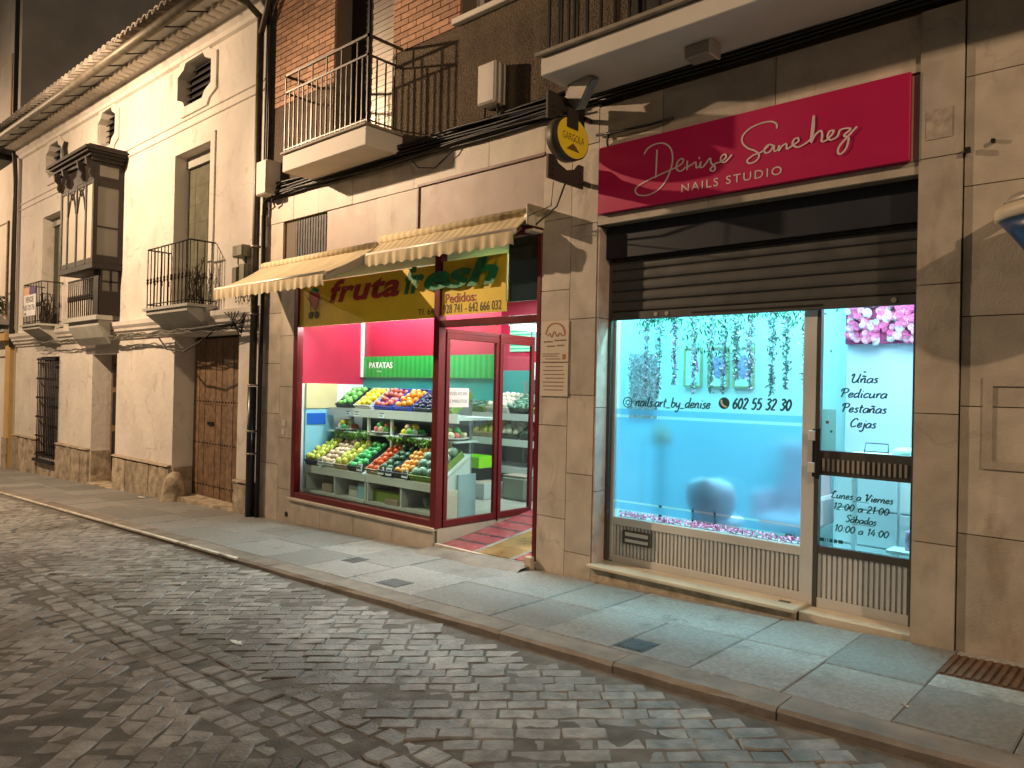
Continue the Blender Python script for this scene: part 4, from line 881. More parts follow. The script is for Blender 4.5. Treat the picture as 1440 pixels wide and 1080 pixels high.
for x in (-8.32, -7.5, -7.05, -6.4): bx("upright", M_sg, sf, x, x + .03, .84, .87, .1, 1.45)
for x in (-7.5, -7.05): bx("upright", M_shell, sf, x, x + .03, .50, .53, .75, 1.12)
# fruit -----------------------------------------------------------------
def fruitmesh(name, col, r, sc=(1, 1, 1), rough=.35, rnd=.12):
    m = mat("skin_" + name, col, rough, var=.2, vs=40, rand=rnd, spec=.5); return MB().ball((0, 0, 0), r, 9, 6, sc).mesh(name, m), r
FR = {'apple': fruitmesh("apple", (.16, .45, .10), .042), 'lemon': fruitmesh("lemon", (.75, .58, .03), .040, (1, 1.2, 1)), 'peach': fruitmesh("peach", (.55, .12, .10), .038, rnd=.4),
      'orange': fruitmesh("orange", (.80, .26, .02), .042), 'plum': fruitmesh("plum", (.02, .025, .07), .028), 'tomato': fruitmesh("tomato", (.62, .08, .02), .036), 'pear': fruitmesh("pear", (.50, .50, .08), .040, (1, 1, 1.3)),
      'potato': fruitmesh("potato", (.60, .42, .28), .038, (1.3, 1, .9)), 'avocado': fruitmesh("avocado", (.03, .09, .05), .042, (1, 1.4, 1)), 'melon': fruitmesh("melon", (.16, .27, .20), .058, (1.2, 1, 1)), 'mandarin': fruitmesh("mandarin", (.70, .30, .06), .037),
      'green_pepper': fruitmesh("green_pepper", (.06, .38, .12), .036, (1, 1.3, 1)), 'onion': fruitmesh("onion", (.62, .60, .46), .042), 'courgette': fruitmesh("courgette", (.05, .15, .10), .03, (1, 2.6, 1))}
M_crate = {'black': mat("crate_black", (.02, .022, .022), .5), 'blue': mat("crate_blue", (.015, .05, .42), .4), 'white': mat("crate_white", (.62, .60, .55), .5), 'wood': mat("crate_wood", (.42, .30, .18), .7, var=.2, vs=20), 'green': mat("crate_green", (.16, .26, .03), .5), 'navy': mat("crate_navy", (.02, .03, .06), .5), 'card': mat("crate_card", (.30, .24, .20), .7)}
PL = {'apple': 'green apple', 'lemon': 'yellow lemon', 'peach': 'red peach', 'orange': 'orange', 'plum': 'dark plum', 'tomato': 'red tomato', 'pear': 'yellow pear', 'potato': 'pale potato', 'avocado': 'dark avocado', 'melon': 'grey green melon', 'mandarin': 'mandarin', 'green_pepper': 'green pepper', 'onion': 'white onion', 'courgette': 'courgette'}
def crate(X0, X1, Y, Z, dep, tilt, col, kind, label, h=.085, fill=1.0, far=False, layers=1):
    w = X1 - X0; b = MB(); t = .008
    o = root("fruit_crate", ((X0 + X1) / 2, Y, Z), label, "crate", rot=(tilt, 0, 0)); hw = w / 2 - .004; wm = M_crate[col]
    M = Matrix.Translation(((X0 + X1) / 2, Y, Z)) @ Euler((tilt, 0, 0)).to_matrix().to_4x4()
    def q(nm, *a):
        me = MB().box(*a).mesh(nm, wm); ob = bpy.data.objects.new(nm, me); COL.objects.link(ob); ob.parent = o
    q("crate_base", -hw, hw, 0, dep, 0, t)
    for k in range(2): q("crate_slat", -hw, hw, 0, t, t + .001 + k * h * .5, t + h * .42 + k * h * .5); q("crate_slat", -hw, hw, dep - t, dep, t + .001 + k * h * .5, t + h * .42 + k * h * .5)
    for s_ in (-1, 1): q("crate_side", s_ * hw, s_ * (hw - t), t + .001, dep - t - .001, t + .001, h * .95)
    me, r = FR[kind]; nx = max(1, int((w - .03) / (2.05 * r))); ny = max(1, int((dep - .03) / (1.95 * r)))
    for j in range(ny):
        for i in range(nx):
            if R() > fill: continue
            xx = (i + .5 - nx / 2) * (w - .03) / nx + (r * .35 if j % 2 else -r * .35) * (1 if nx > 1 else 0) * .6; yy = .015 + (j + .5) * (dep - .03) / ny
            p = M @ Vector((xx + U(-.009, .009), yy + U(-.009, .009), max(r, h * .75) + U(-r * .1, r * .8)))
            f_ = put(kind, me, p, None, (U(-.4, .4), U(-.4, .4), U(0, 6.28)), [U(.84, 1.12)] * 3); tag(f_, "%s in the %s" % (PL[kind], label), kind.replace("_", " "), "%ss in the %s" % (PL[kind], label))
    return o
T1 = .62   # tilt of the upper row
up = [(-8.20, -7.86, 'black', 'apple', "leftmost black crate of the upper row"), (-7.80, -7.46, 'white', 'lemon', "white crate of lemons in the upper row"), (-7.40, -7.05, 'blue', 'peach', "dark blue crate of red peaches in the upper row"),
      (-7.02, -6.68, 'blue', 'orange', "bright blue crate of oranges in the upper row"), (-6.65, -6.33, 'navy', 'plum', "navy crate of dark plums in the upper row"), (-6.30, -6.0, 'green', 'green_pepper', "green crate behind the entrance partition")]
for a, c, col, k, lb in up: crate(a + .02, c + .02, .53, 1.175, .37, T1, col, k, lb)
T2 = .56
lo = [(-8.28, -7.98, 'navy', 'pear', "dark crate at the left end of the counter"), (-7.95, -7.66, 'white', 'potato', "white tray of pale potatoes on the counter"), (-7.655, -7.38, 'wood', 'pear', "wooden crate of yellow pears on the counter"), (-7.37, -7.10, 'black', 'green_pepper', "black crate of green peppers on the counter"),
      (-7.01, -6.78, 'wood', 'tomato', "wooden crate of red tomatoes on the counter"), (-6.77, -6.52, 'navy', 'avocado', "dark crate of avocados on the counter"), (-6.51, -6.25, 'black', 'mandarin', "black crate of mandarins on the counter"), (-6.24, -5.84, 'green', 'melon', "green crate at the right end of the counter")]
for a, c, col, k, lb in lo: crate(a, c, .15, .478, .50, T2, col, k, lb, .075)
for (x, z, y, k, lb) in ((-7.60, .92, .5, 'avocado', 0),): pass
# price tags on the front rails
M_tag = mat("price_card", (.75, .85, .90), .5); M_ink = mat("ink", (.03, .06, .15), .6)
def ptag(x, y, z, label, w=.10, h=.075, rz=0):
    t = root("price_tag", (x, y, z), label, "price tag", rot=(-.15, 0, rz)); 
    o = put("card", MB().box(-w / 2, w / 2, 0, .003, 0, h).mesh("card", M_tag), (x, y, z), t)
    b = MB()
    for r_ in range(2):
        xx = -w * .38
        while xx < w * .32:
            l = U(.008, .02); b.box(xx, xx + l, -.002, -.0005, h * (.22 + .38 * r_), h * (.42 + .38 * r_)); xx += l + .006
    put("ink_marks", b.mesh("ink_marks", M_ink), (x, y, z), t)
for x, lb in ((-7.86, "price tag below the apples, left of the lemon tag"), (-7.68, "price tag directly below the lemon crate"), (-7.18, "price tag below the blue peach crate"), (-6.05, "price tag below the pepper crate by the partition")): ptag(x, .462, 1.105, lb)
for x, lb in ((-7.12, "small price card standing in the pepper crate"), (-6.72, "pale price card leaning on the avocados"), (-6.58, "pale price card between avocados and mandarins"), (-6.3, "white price card at the melon crate"), (-7.93, "dark edged price card at the potato tray")): ptag(x, .115, .50, lb, .10, .085)
# mid shelf: trays of mixed fruit and a leafy garland
M_gar = mat("garland_leaf", (.16, .32, .05), .6, rand=.6, island=True, var=.3, vs=30)
def leafcloud(b, c, rx, ry, rz, n, s=.02):
    for i in range(n):
        v = Vector((random.gauss(0, .5) * rx, random.gauss(0, .5) * ry, random.gauss(0, .5) * rz)) + Vector(c)
        a = Vector((U(-1, 1), U(-1, 1), U(-1, 1))).normalized() * s; d_ = a.cross(Vector((U(-1, 1), U(-1, 1), U(-1, 1)))).normalized() * s * .5
        b.add([v - a, v + d_, v + a, v - d_], [(0, 1, 2, 3)])
for x0, x1, lb in ((-8.1, -7.42, "leafy garland hanging from the middle shelf, left half"), (-7.0, -5.95, "leafy garland hanging from the middle shelf, right half")):
    b = MB(); x = x0
    while x < x1: leafcloud(b, (x, .45, .87 + .015 * math.sin(x * 14)), .04, .03, .05, 14); x += .04
    t = root("leaf_garland", ((x0 + x1) / 2, .45, .87), lb, "garland"); tag(b.build("leaves", M_gar, t, fix=False), kind="stuff"); MB().tube([(x0, .46, .89), ((x0 + x1) / 2, .455, .87), (x1, .46, .89)], .004, 4).build("string", M_gar, t)
mix = ['apple', 'onion', 'peach', 'lemon', 'green_pepper', 'potato']
for k, (x, lb) in enumerate(((-8.0, "leftmost mixed fruit tray on the middle shelf"), (-7.25, "second mixed fruit tray on the middle shelf"), (-6.72, "third mixed fruit tray on the middle shelf"), (-6.02, "rightmost mixed fruit tray, beside the glass partition"))):
    t = root("fruit_tray", (x, .58, .906), lb, "tray"); MB().lathe([(.08, .0), (.17, .03), (.165, .035), (.07, .008)], (x, .58, .906), 16).build("dish", M_sw, t)
    for i in range(16):
        kind = mix[(i * 7 + k) % 6]; me, r = FR[kind]; a = i * 2.4; rr = .12 * math.sqrt((i % 11) / 11); z = .96 + (.05 if i > 10 else 0) + U(0, .01)
        o = put(kind, me, (x + rr * math.cos(a) * 1.15, .58 + rr * math.sin(a), z), None, (U(0, 3), U(0, 3), 0)); tag(o, "%s in the %s" % (PL[kind], lb), kind.replace("_", " "), "%ss in the %s" % (PL[kind], lb))
# things in the compartments
def thing_box(name, lab, cat, m, x0, x1, y0, y1, z0, z1, bev=.004):
    t = root(name, ((x0 + x1) / 2, (y0 + y1) / 2, z0), lab, cat); bx("box_side", m, t, x0, x1, y0, y1, z0, z1, bev); bx("box_top", M_crate['card'], t, x0 + .01, x1 - .01, y0 + .01, y1 - .01, z1 + .001, z1 + .006); return t
thing_box("cardboard_box", "small brown box in the leftmost counter compartment", "box", M_crate['card'], -8.0, -7.78, .2, .4, .167, .26)
thing_box("storage_box", "pale blue box in the second counter compartment", "box", MATS["pale_blue"], -7.25, -7.10, .2, .42, .167, .34); thing_box("storage_box", "white carton in the second counter compartment", "box", M_sw, -7.5, -7.32, .25, .45, .167, .29)
thing_box("produce_carton", "green printed carton in the third counter compartment", "box", M_crate['green'], -6.98, -6.50, .22, .5, .167, .30); thing_box("produce_carton", "small reddish carton in front of the green one", "box", M_crate['card'], -6.70, -6.47, .165, .215, .167, .22)
me, r = FR['melon']; wm_ = MB().ball((-6.05, .30, .265), .098, 14, 10).build("watermelon", mat("watermelon_skin", (.03, .06, .045), .4, var=.3, vs=30)); tag(wm_, "dark round watermelon in the rightmost counter compartment", "watermelon")
# far shelves seen through the partition
fsv = root("back_shelf", (-6.6, 2.5, .1), "metal shelving with produce at the back of the fruit shop", "shelf")
for z in (1.12, .78, .42): bx("shelf_board", M_sw, fsv, -7.9, -4.9, 2.2, 2.75, z, z + .03); bx("shelf_lip", M_sw, fsv, -7.9, -4.9, 2.18, 2.199, z - .05, z + .04)
for x in (-7.9, -6.9, -5.9, -4.93): bx("upright", M_sg, fsv, x, x + .03, 2.70, 2.73, .1, 1.6)
for i, (k, col, lb) in enumerate((('courgette', 'green', "crate of courgettes on the back shelf"), ('onion', 'white', "crate of onions on the back shelf"), ('courgette', 'black', "black crate on the back shelf"), ('mandarin', 'green', "rightmost crate of the back shelf"))): crate(-7.55 + .42 * i, -7.17 + .42 * i, 2.22, 1.155, .4, .5, col, k, lb, .09)
for i, (k, col, lb) in enumerate((('pear', 'wood', "crate of pears on the lower back shelf"), ('onion', 'black', "crate of white onions on the lower back shelf"), ('avocado', 'black', "crate of avocados on the lower back shelf"))): crate(-7.4 + .44 * i, -7.0 + .44 * i, 2.22, .815, .4, .4, col, k, lb, .08)
nb2 = root("neon_basket", (-7.0, 1.9, .5), "neon green plastic basket standing on dark boxes inside the shop", "basket"); M_neon = mat("neon_green", (.30, .75, .02), .4)
for a in ((-7.3, -6.75, 1.70, 1.72, .46, .60), (-7.3, -6.75, 2.0, 2.02, .46, .60), (-7.3, -7.28, 1.721, 1.999, .46, .60), (-6.77, -6.75, 1.721, 1.999, .46, .60), (-7.279, -6.771, 1.721, 1.999, .46, .47)): bx("basket_side", M_neon, nb2, *a)
thing_box("dark_crate", "black crate under the neon green basket", "crate", M_crate['black'], -7.3, -6.75, 1.7, 2.05, .26, .455); 
wc = thing_box("wine_carton", "white carton with a dark round emblem on the shop floor", "box", M_sw, -6.95, -6.5, 1.55, 1.9, .102, .30); MB().lathe([(.06, 0), (.06, .002)], (-6.72, 1.547, .19), 16, 'y').build("emblem", M_ink, wc); MB().lathe([(.035, 0), (.035, .002)], (-6.72, 1.543, .19), 16, 'y').build("emblem", M_sw, wc)
thing_box("grey_sack_box", "grey green sacks box beside the wine carton", "box", mat("olive_sack", (.18, .20, .16), .8), -6.45, -6.05, 1.8, 2.1, .102, .40, .03)
fg = root("drinks_fridge", (-5.25, 2.3, .1), "white lit fridge cabinet at the back right of the fruit shop", "fridge"); bx("fridge_body", M_shell, fg, -5.75, -4.75, 2.0, 2.17, .102, 1.05, .01); bx("fridge_top", M_shell, fg, -5.75, -4.75, 2.0, 2.17, 1.2, 1.9, .01)
ps = root("wall_posters", (-5.9, 2.88, 1.8), "green striped notice and grey card high on the back wall", "poster"); bx("green_notice", stripes("green_lines", (.05, .45, .25), (.4, .7, .5), .05, 2), ps, -7.35, -6.95, 2.88, 2.895, 2.02, 2.5); bx("grey_card", mat("grey_card", (.2, .36, .38), .5), ps, -6.93, -6.5, 2.88, 2.895, 2.02, 2.5); bx("white_card", M_sw, ps, -6.93, -6.5, 2.87, 2.895, 1.62, 1.86); bx("dark_screen", mat("dark_screen", (.03, .06, .07), .3), ps, -6.93, -6.5, 2.86, 2.895, 1.3, 1.6)
for i, (x, col, h_) in enumerate(((-7.55, 'navy', .30), (-6.4, 'black', .34), (-5.95, 'navy', .26), (-5.5, 'green', .30))):
    thing_box("storage_crate", ["navy crate low behind the neon basket", "black crate under the back shelf, left of the doorway", "navy crate under the back shelf near the doorway", "green carton under the back shelf beside the fridge"][i], "crate", M_crate[col], x - .2, x + .2, 2.25, 2.6, .102, .102 + h_)
# notice taped to the partition
nt_ = root("paper_notice", (-5.655, .29, 1.29), "white paper notice VUELVO EN 5 MINUTOS taped to the glass partition", "notice")
bx("sheet", mat("paper_pink", (.62, .55, .52), .7), nt_, -5.659, -5.6575, .135, .435, 1.285, 1.485)
txt("VUELVO EN", .16, .41, 1.41, 1.445, 0, M_dk, nt_, fn=lambda p: Vector((-5.6565, p.x, p.z))); txt("5 MINUTOS", .16, .41, 1.33, 1.365, 0, M_dk, nt_, fn=lambda p: Vector((-5.6565, p.x, p.z)))
# entrance ramp
M_pink = mat("pink_tile", (.27, .06, .065), .25, var=.15, vs=8, spec=.6); M_brownt = mat("brown_tile", (.22, .135, .05), .25, var=.35, vs=4, spec=.6); M_metals = mat("aluminium_strip", (.6, .58, .54), .3, .8)
def rz_(y, x=-5): return g(x) + .045 + max(0, y - .02) * .13
rp = root("entrance_ramp", (-5, .6, g(-5)), "tiled entrance ramp in pink and brown between metal strips", "ramp")
def rampbit(name, m, x0, x1, y0, y1, dz=0, th=.05):
    b = MB(); vs = [(x, y, min(rz_(y, x + (-4.8 - x) * min(1, y / 1.4)), .101) + dz + d) for d in (0, -th) for x, y in ((x0, y0), (x1, y0), (x1, y1), (x0, y1))]
    b.add(vs, [(0, 1, 2, 3), (7, 6, 5, 4), (0, 4, 5, 1), (1, 5, 6, 2), (2, 6, 7, 3), (3, 7, 4, 0)]).build(name, m, rp)
y = .06
while y < 1.5:
    rampbit("tile", M_pink, -5.64, -5.16, y, y + .2); rampbit("tile", mat("grey_tile", (.06, .05, .05), .3), -5.64, -5.16, y + .202, y + .236); rampbit("tile", M_brownt, -5.11, -4.66, y, y + .236); rampbit("tile", M_pink, -4.62, -4.33, y, y + .2); y += .24
for x in (-5.155, -5.13, -4.655, -4.63): rampbit("metal_strip", M_metals, x, x + .018, .04, 1.5, .004)
bx("threshold", M_clad, rp, -5.66, -4.33, .0, .038, g(-5.6) - .05, g(-5) + .05); rampbit("threshold_edge", M_metals, -5.66, -4.33, -.005, .02, .006, .02)
wd = MB(); n = 10; vs = []
for i in range(n + 1):
    x = -5.70 + 1.36 * i / n; yo = -.22 - .02 * math.sin(i * 1.3); 
    vs += [(x, -.005, g(x) + .045), (x, yo + .06, g(x) + .032), (x, yo, g(x) + .004)]
wd.add(vs, [(3 * i + j, 3 * i + 3 + j, 3 * i + 4 + j, 3 * i + 1 + j) for i in range(n) for j in (0, 1)], True); wd.build("cement_wedge", M_kerb, rp)
bx("corner_stone", M_plinth, rp, -4.40, -4.312, -.06, -.008, g(-4.3) - .02, g(-4.3) + .12, .01)
# awnings
M_awn = stripes("awning_cloth", (.66, .56, .36), (.52, .42, .25), .10, 0, .85); M_awm = mat("awning_metal", (.60, .55, .45), .4, .2)
def awning(x0, x1, zb, zf, yf, label, slack=.0, vd=.13):
    t = root("awning", ((x0 + x1) / 2, 0, zb), label, "awning"); b = MB(); nx, ny = 24, 8; vs = []
    for i in range(nx + 1):
        for j in range(ny + 1):
            u, v = i / nx, j / ny; y = -.05 + (yf + .05) * v
            vs.append((x0 + (x1 - x0) * u, y, zb + (zf - zb) * v - slack * math.sin(math.pi * v) * (1 + .25 * math.sin(u * 11)) - .004 * math.sin(u * 40)))
    k = len(vs); vs += [(a, c, d - .006) for a, c, d in vs]; fs_ = []
    for i in range(nx):
        for j in range(ny): q = i * (ny + 1) + j; fs_ += [(q, q + ny + 1, q + ny + 2, q + 1), (k + q, k + q + 1, k + q + ny + 2, k + q + ny + 1)]
    b.add(vs, fs_, True).build("canopy_cloth", M_awn, t, fix=False)
    MB().tube([(x0, yf, zf - .01), (x1, yf, zf - .01)], .026, 8).build("front_bar", M_awm, t)
    b = MB(); n = int((x1 - x0) / .02); vs = []
    for i in range(n + 1):
        x = x0 + (x1 - x0) * i / n; w_ = .012 * math.sin(i * .9) + .006 * math.sin(i * .37); dz = vd - .02 + .02 * abs(math.sin(math.pi * (x - x0) / .14))
        vs += [(x, yf - .028, zf - .02), (x, yf - .03 + w_ * .5, zf - .02 - dz * .5), (x, yf - .026 + w_, zf - .02 - dz)]
    b.add(vs, [(3 * i + j, 3 * i + 3 + j, 3 * i + 4 + j, 3 * i + 1 + j) for i in range(n) for j in (0, 1)], True).build("valance", M_awn, t, fix=False)
    for x in (x0 + .12, x1 - .12):
        MB().tube([(x, -.04, zb - .12), (x + .0, (yf) * .5 - .02, (zb + zf) / 2 - .10), (x, yf, zf - .03)], .018, 6).build("folding_arm", M_awm, t)
    MB().tube([(x0, -.055, zb + .005), (x1, -.055, zb + .005)], .045, 10).build("roller", M_awn, t)
    return t
aw1 = awning(-9.08, -6.66, 3.02, 2.655, -.70, "extended cream striped awning over the left half of the fruit shop", .03)
MB().prismx([(-.06, 2.99), (-.70, 2.63), (-.70, 2.58), (-.06, 2.86)], -6.67, -6.65).build("side_arm", M_steel, aw1)
aw2 = awning(-6.56, -4.42, 3.07, 2.89, -.25, "half folded cream striped awning over the right half of the fruit shop", .012, .125)
bk = root("awning_bracket", (-4.34, -.1, 2.9), "cream metal end bracket of the right awning on the pillar edge", "bracket")
bx("bracket_plate", M_awm, bk, -4.30, -4.285, -.24, -.005, 2.92, 3.10, .004); bx("bracket_foot", M_awm, bk, -4.41, -4.301, -.13, -.005, 2.88, 2.905, .004); MB().tube([(-4.42, -.10, 3.02), (-4.30, -.10, 3.02)], .035, 8).build("axle", M_awm, bk)
for i in range(4): MB().lathe([(.008, 0), (.008, .003)], (-4.284, -.20 + .05 * i, 3.05 - .02 * i), 6, 'x').build("bolt", M_black, bk)
# bulkhead lamp over the entrance
tl = root("tube_lamp", (-5.35, 1.2, 2.1), "lit white tube lamp above the fruit shop entrance", "lamp")
bx("lamp_housing", M_shell, tl, -5.40, -5.33, .75, 1.25, 2.16, 2.20); bx("lamp_tube", emis("tube_glow", (.75, 1, .97), 9), tl, -5.39, -5.34, .77, 1.23, 2.125, 2.158)
# room lights, plus unseen outward-tilted strips added to spill onto the pavement
CO = (.88, 1.0, .98)
area("shop_light", (-7.1, .80, 2.74), 2.2, .06, 20, (1.0, .80, .9), (math.radians(60), 0, 0)); area("shop_light", (-7.0, .16, 2.2), 2.4, .08, 30, CO, (math.radians(-38), 0, 0)); area("shop_light", (-5.0, .3, 2.6), .5, .1, 26, CO, (math.radians(-30), 0, 0)); area("shop_light", (-7.1, .75, 2.74), 2.2, .2, 58, CO)
area("shop_light", (-6.4, 2.0, 2.75), 2.6, .5, 66, CO); area("shop_light", (-5.0, 1.3, 2.70), .8, .8, 32, CO)
for x, y, l, lb in ((-7.1, .42, 2.4, "front"), (-7.1, .75, 2.2, "rear")): pass
# posters on the pillar
for z0, z1, hd, lb in ((1.735, 2.09, 1, "cream poster with a brown arc logo on the pillar"), (1.435, 1.725, 0, "cream poster of small print below the logo poster")):
    t = root("wall_poster", (-4.14, 0, z0), lb, "poster"); bx("sheet", mat("poster_cream", (.55, .46, .36), .6, var=.08), t, -4.29, -3.985, -.013, -.005, z0, z1)
    if hd:
        b = MB(); ribbon(b, [(-4.24, 1.975), (-4.20, 2.05), (-4.12, 2.07), (-4.05, 2.04), (-4.02, 1.975)], -.0145, .016); ribbon(b, [(-4.22, 1.96), (-4.19, 1.985), (-4.17, 1.95), (-4.14, 2.0), (-4.11, 1.955), (-4.08, 1.985), (-4.05, 1.96), (-4.02, 1.97)], -.0145, .010); b.build("logo", mat("logo_brown", (.30, .13, .06), .6), t, fix=False); bx("figure_print", MATS["logo_brown"], t, -4.045, -4.01, -.0145, -.0135, 1.755, 1.80)
    b = MB(); rows = ([(1.905, -4.26, -4.16), (1.915, -4.14, -4.01), (1.865, -4.22, -4.13), (1.87, -4.11, -4.03), (1.80, -4.27, -4.08), (1.782, -4.27, -4.10), (1.757, -4.24, -4.07)] if hd else [(z1 - .035 - .034 * k, -4.265 + U(0, .04), -4.01 - U(0, .03)) for k in range(7)])
    for zz, a, c in rows:
        x = a
        while x < c:
            l = U(.008, .022); b.box(x, min(x + l, c), -.0145, -.0132, zz, zz + (.012 if zz > 1.84 else .007)); x += l + .005
    b.build("print_lines", mat("print_brown", (.20, .12, .08), .6), t)
# ------------------------------------------------------------------ nail studio
M_alu = mat("grey_aluminium", (.60, .60, .58), .45, .2, var=.08); M_alud = mat("dark_aluminium", (.10, .095, .085), .4, .5, var=.1)
M_jamb = mat("jamb_marble", (.50, .40, .34), .35, var=.2, vs=6, stain=(.38, .28, .23), ss=8, st=.5)
ns = root("nail_studio_shopfront", (-2.5, .2, .0), "grey aluminium nail studio shopfront with half lowered roller shutter", "shopfront")
def q(name, *a, m=M_alu, p=ns, bev=.003): return bx(name, m, p, *a, bev)
YF = .20
for a, c in ((-.12, .65), (.65, 1.35), (1.35, 2.1), (2.1, 2.86)): bx("jamb_slab", M_jamb, ap, -3.708, -3.69, .004, .195, a + .003, c - .003)
q("frame_post", -3.69, -3.635, YF, YF + .06, .06, 2.5); q("frame_post", -2.045, -1.955, YF - .005, YF + .06, -.01, 2.5); q("frame_post", -1.315, -1.282, YF, YF + .06, .05, 2.5)
q("frame_rail", -3.635, -2.045, YF + .001, YF + .055, .365, .43); q("bottom_rail", -3.635, -2.045, YF + .001, YF + .055, .0, .11)
bx("guide_rail", M_alud, ns, -3.69, -3.66, .155, .195, .07, 2.86); bx("guide_rail", M_alud, ns, -1.31, -1.283, .155, .195, .07, 2.86)
n = 46
pb = bx("ribbed_panel", M_alu, ns, -3.634, -2.046, YF + .03, YF + .04, .111, .364)
for i in range(n): bx("rib", M_alu, pb, -3.63 + 1.58 * i / n, -3.63 + 1.58 * i / n + .018, YF + .012, YF + .029, .112, .363)
ms = bx("letter_slot", M_alud, ns, -3.53, -3.25, YF - .006, YF + .011, .22, .335, .003); bx("slot_flap", M_alu, ms, -3.50, -3.28, YF - .011, YF - .007, .29, .32); bx("slot_flap", M_alu, ms, -3.50, -3.28, YF - .011, YF - .007, .24, .265)
bx("window_glass", M_glassL, ns, -3.635, -2.045, YF + .025, YF + .031, .43, 2.5)
# door
dr = root("studio_door", (-1.63, .2, .05), "glazed door of the nail studio with dark push bar and ribbed foot panel", "door")
for a in ((-1.954, -1.925, .06, 2.5), (-1.345, -1.316, .06, 2.5)): bx("stile", M_alud, dr, a[0], a[1], YF - .003, YF + .05, a[2] - .06, a[3], .002)
bx("rail", M_alud, dr, -1.924, -1.346, YF, YF + .045, .405, .455); bx("rail", M_alu, dr, -1.924, -1.346, YF, YF + .045, .0, .10)
bx("middle_rail", M_alud, dr, -1.924, -1.346, YF, YF + .045, .945, 1.115)
for i in range(17): bx("rail_rib", M_steel, dr, -1.90 + .0325 * i, -1.885 + .0325 * i, YF - .007, YF - .001, .975, 1.06)
for i in range(17): bx("rib", M_alu, dr, -1.922 + .034 * i, -1.902 + .034 * i, YF + .008, YF + .024, .101, .404)
bx("ribbed_panel", M_alu, dr, -1.924, -1.346, YF + .025, YF + .035, .101, .404)
bx("door_glass", M_glassL, dr, -1.925, -1.345, YF + .022, YF + .028, .455, .945); bx("door_glass", M_glassL, dr, -1.925, -1.345, YF + .022, YF + .028, 1.115, 2.5)
hd = bx("handle", M_black, dr, -1.935, -1.905, YF - .05, YF - .03, .92, 1.27, .004); bx("handle_plate", M_black, dr, -1.965, -1.945, YF - .022, YF - .006, .93, 1.26, .002)
for z in (1.18, .96): bx("handle_mount", M_alu, hd, -1.985, -1.936, YF - .045, YF - .03, z, z + .07, .003)
# shutter
rs = root("roller_shutter", (-2.5, .18, 2.09), "half lowered dark slatted roller shutter over the nail studio window", "shutter")
z = 2.155; bx("shutter_box", mat("navy_box", (.012, .014, .020), .5), rs, -3.688, -1.29, .10, .19, 2.60, 2.868)
def slat(z): return MB().prismx([(.165, z + .001), (.158, z + .010), (.156, z + .03), (.157, z + .068), (.165, z + .078), (.172, z + .080), (.172, z + .001)], -3.66, -1.31)
bx("curtain_back", M_shutter, rs, -3.66, -1.31, .1725, .180, 2.15, 2.60)
while z < 2.56: slat(z).build("slat", M_shutter, rs); z += .087
bx("bottom_bar", M_shutter, rs, -3.66, -1.31, .145, .175, 2.085, 2.15, .004); bx("bar_slot", M_black, rs, -2.9, -1.9, .141, .1445, 2.108, 2.122)
for x in (-3.22, -3.12, -1.45): MB().lathe([(.018, 0), (.018, .004)], (x, .14, 2.12), 10, 'y').build("lock_cap", M_steel, rs)
# step
M_step = mat("step_stone", (.58, .50, .38), .45, var=.12, vs=4, stain=(.44, .36, .26), ss=5, st=.56)
sp = root("door_step", (-2.85, .1, -.06), "cream stone step with projecting lip under the nail studio window", "step")
bx("step_slab", M_step, sp, -3.72, -1.975, -.05, .195, .022, .052, .006); bx("riser", M_plinth, sp, -3.70, -1.99, -.012, .19, -.13, .0215)
bx("metal_disc", M_iron, sp, -2.14, -2.06, .07, .11, .0525, .056, .003)
bx("sill_slab", M_step, sp, -1.972, -1.283, .012, .195, g(-1.6) - .05, .032, .005)
# studio room
M_sroom = mat("studio_wall", (.72, .80, .84), .6, var=.03); M_slav = mat("studio_wall_lilac", (.66, .70, .84), .6, var=.03)
rm = root("studio_interior_shell", (-2.5, 1.2, 0), "pale lit walls, floor and ceiling inside the nail studio", "room")
bx("room_floor", M_sroom, rm, -4.15, -.6, .34, 3, -.02, .05); bx("room_ceiling", M_sroom, rm, -4.15, -.6, .34, 3, 2.62, 2.7); bx("wall_left", M_sroom, rm, -4.18, -4.10, .34, 3, .05, 2.62); bx("wall_right", M_slav, rm, -.68, -.6, .34, 3, .05, 2.62)
bx("wall_back", M_sroom, rm, -4.1, -2.2, 1.55, 1.6, .05, 2.62); bx("wall_back", M_sroom, rm, -2.2, -.68, 2.9, 2.95, .05, 2.62); bx("partition_wall", M_slav, rm, -2.10, -.68, 1.24, 1.34, .05, 2.62)
bx("lintel_box", M_sroom, rm, -4.1, -.7, .29, .338, 2.62, 2.7)
area("studio_light", (-2.85, .36, 2.50), 1.5, .10, 66, (.38, .92, 1.0), (math.radians(-42), 0, 0)); area("studio_light", (-1.63, .36, 2.50), .5, .10, 26, (.5, .88, 1.0), (math.radians(-42), 0, 0)); area("studio_light", (-3.05, 1.0, 2.58), 1.8, .5, 34, (.14, .82, .92)); area("studio_light", (-1.5, .65, 2.58), 1.2, .6, 29, (.55, .82, 1.0))  # first two: unseen strips tilted outward, added for spill on the pavement
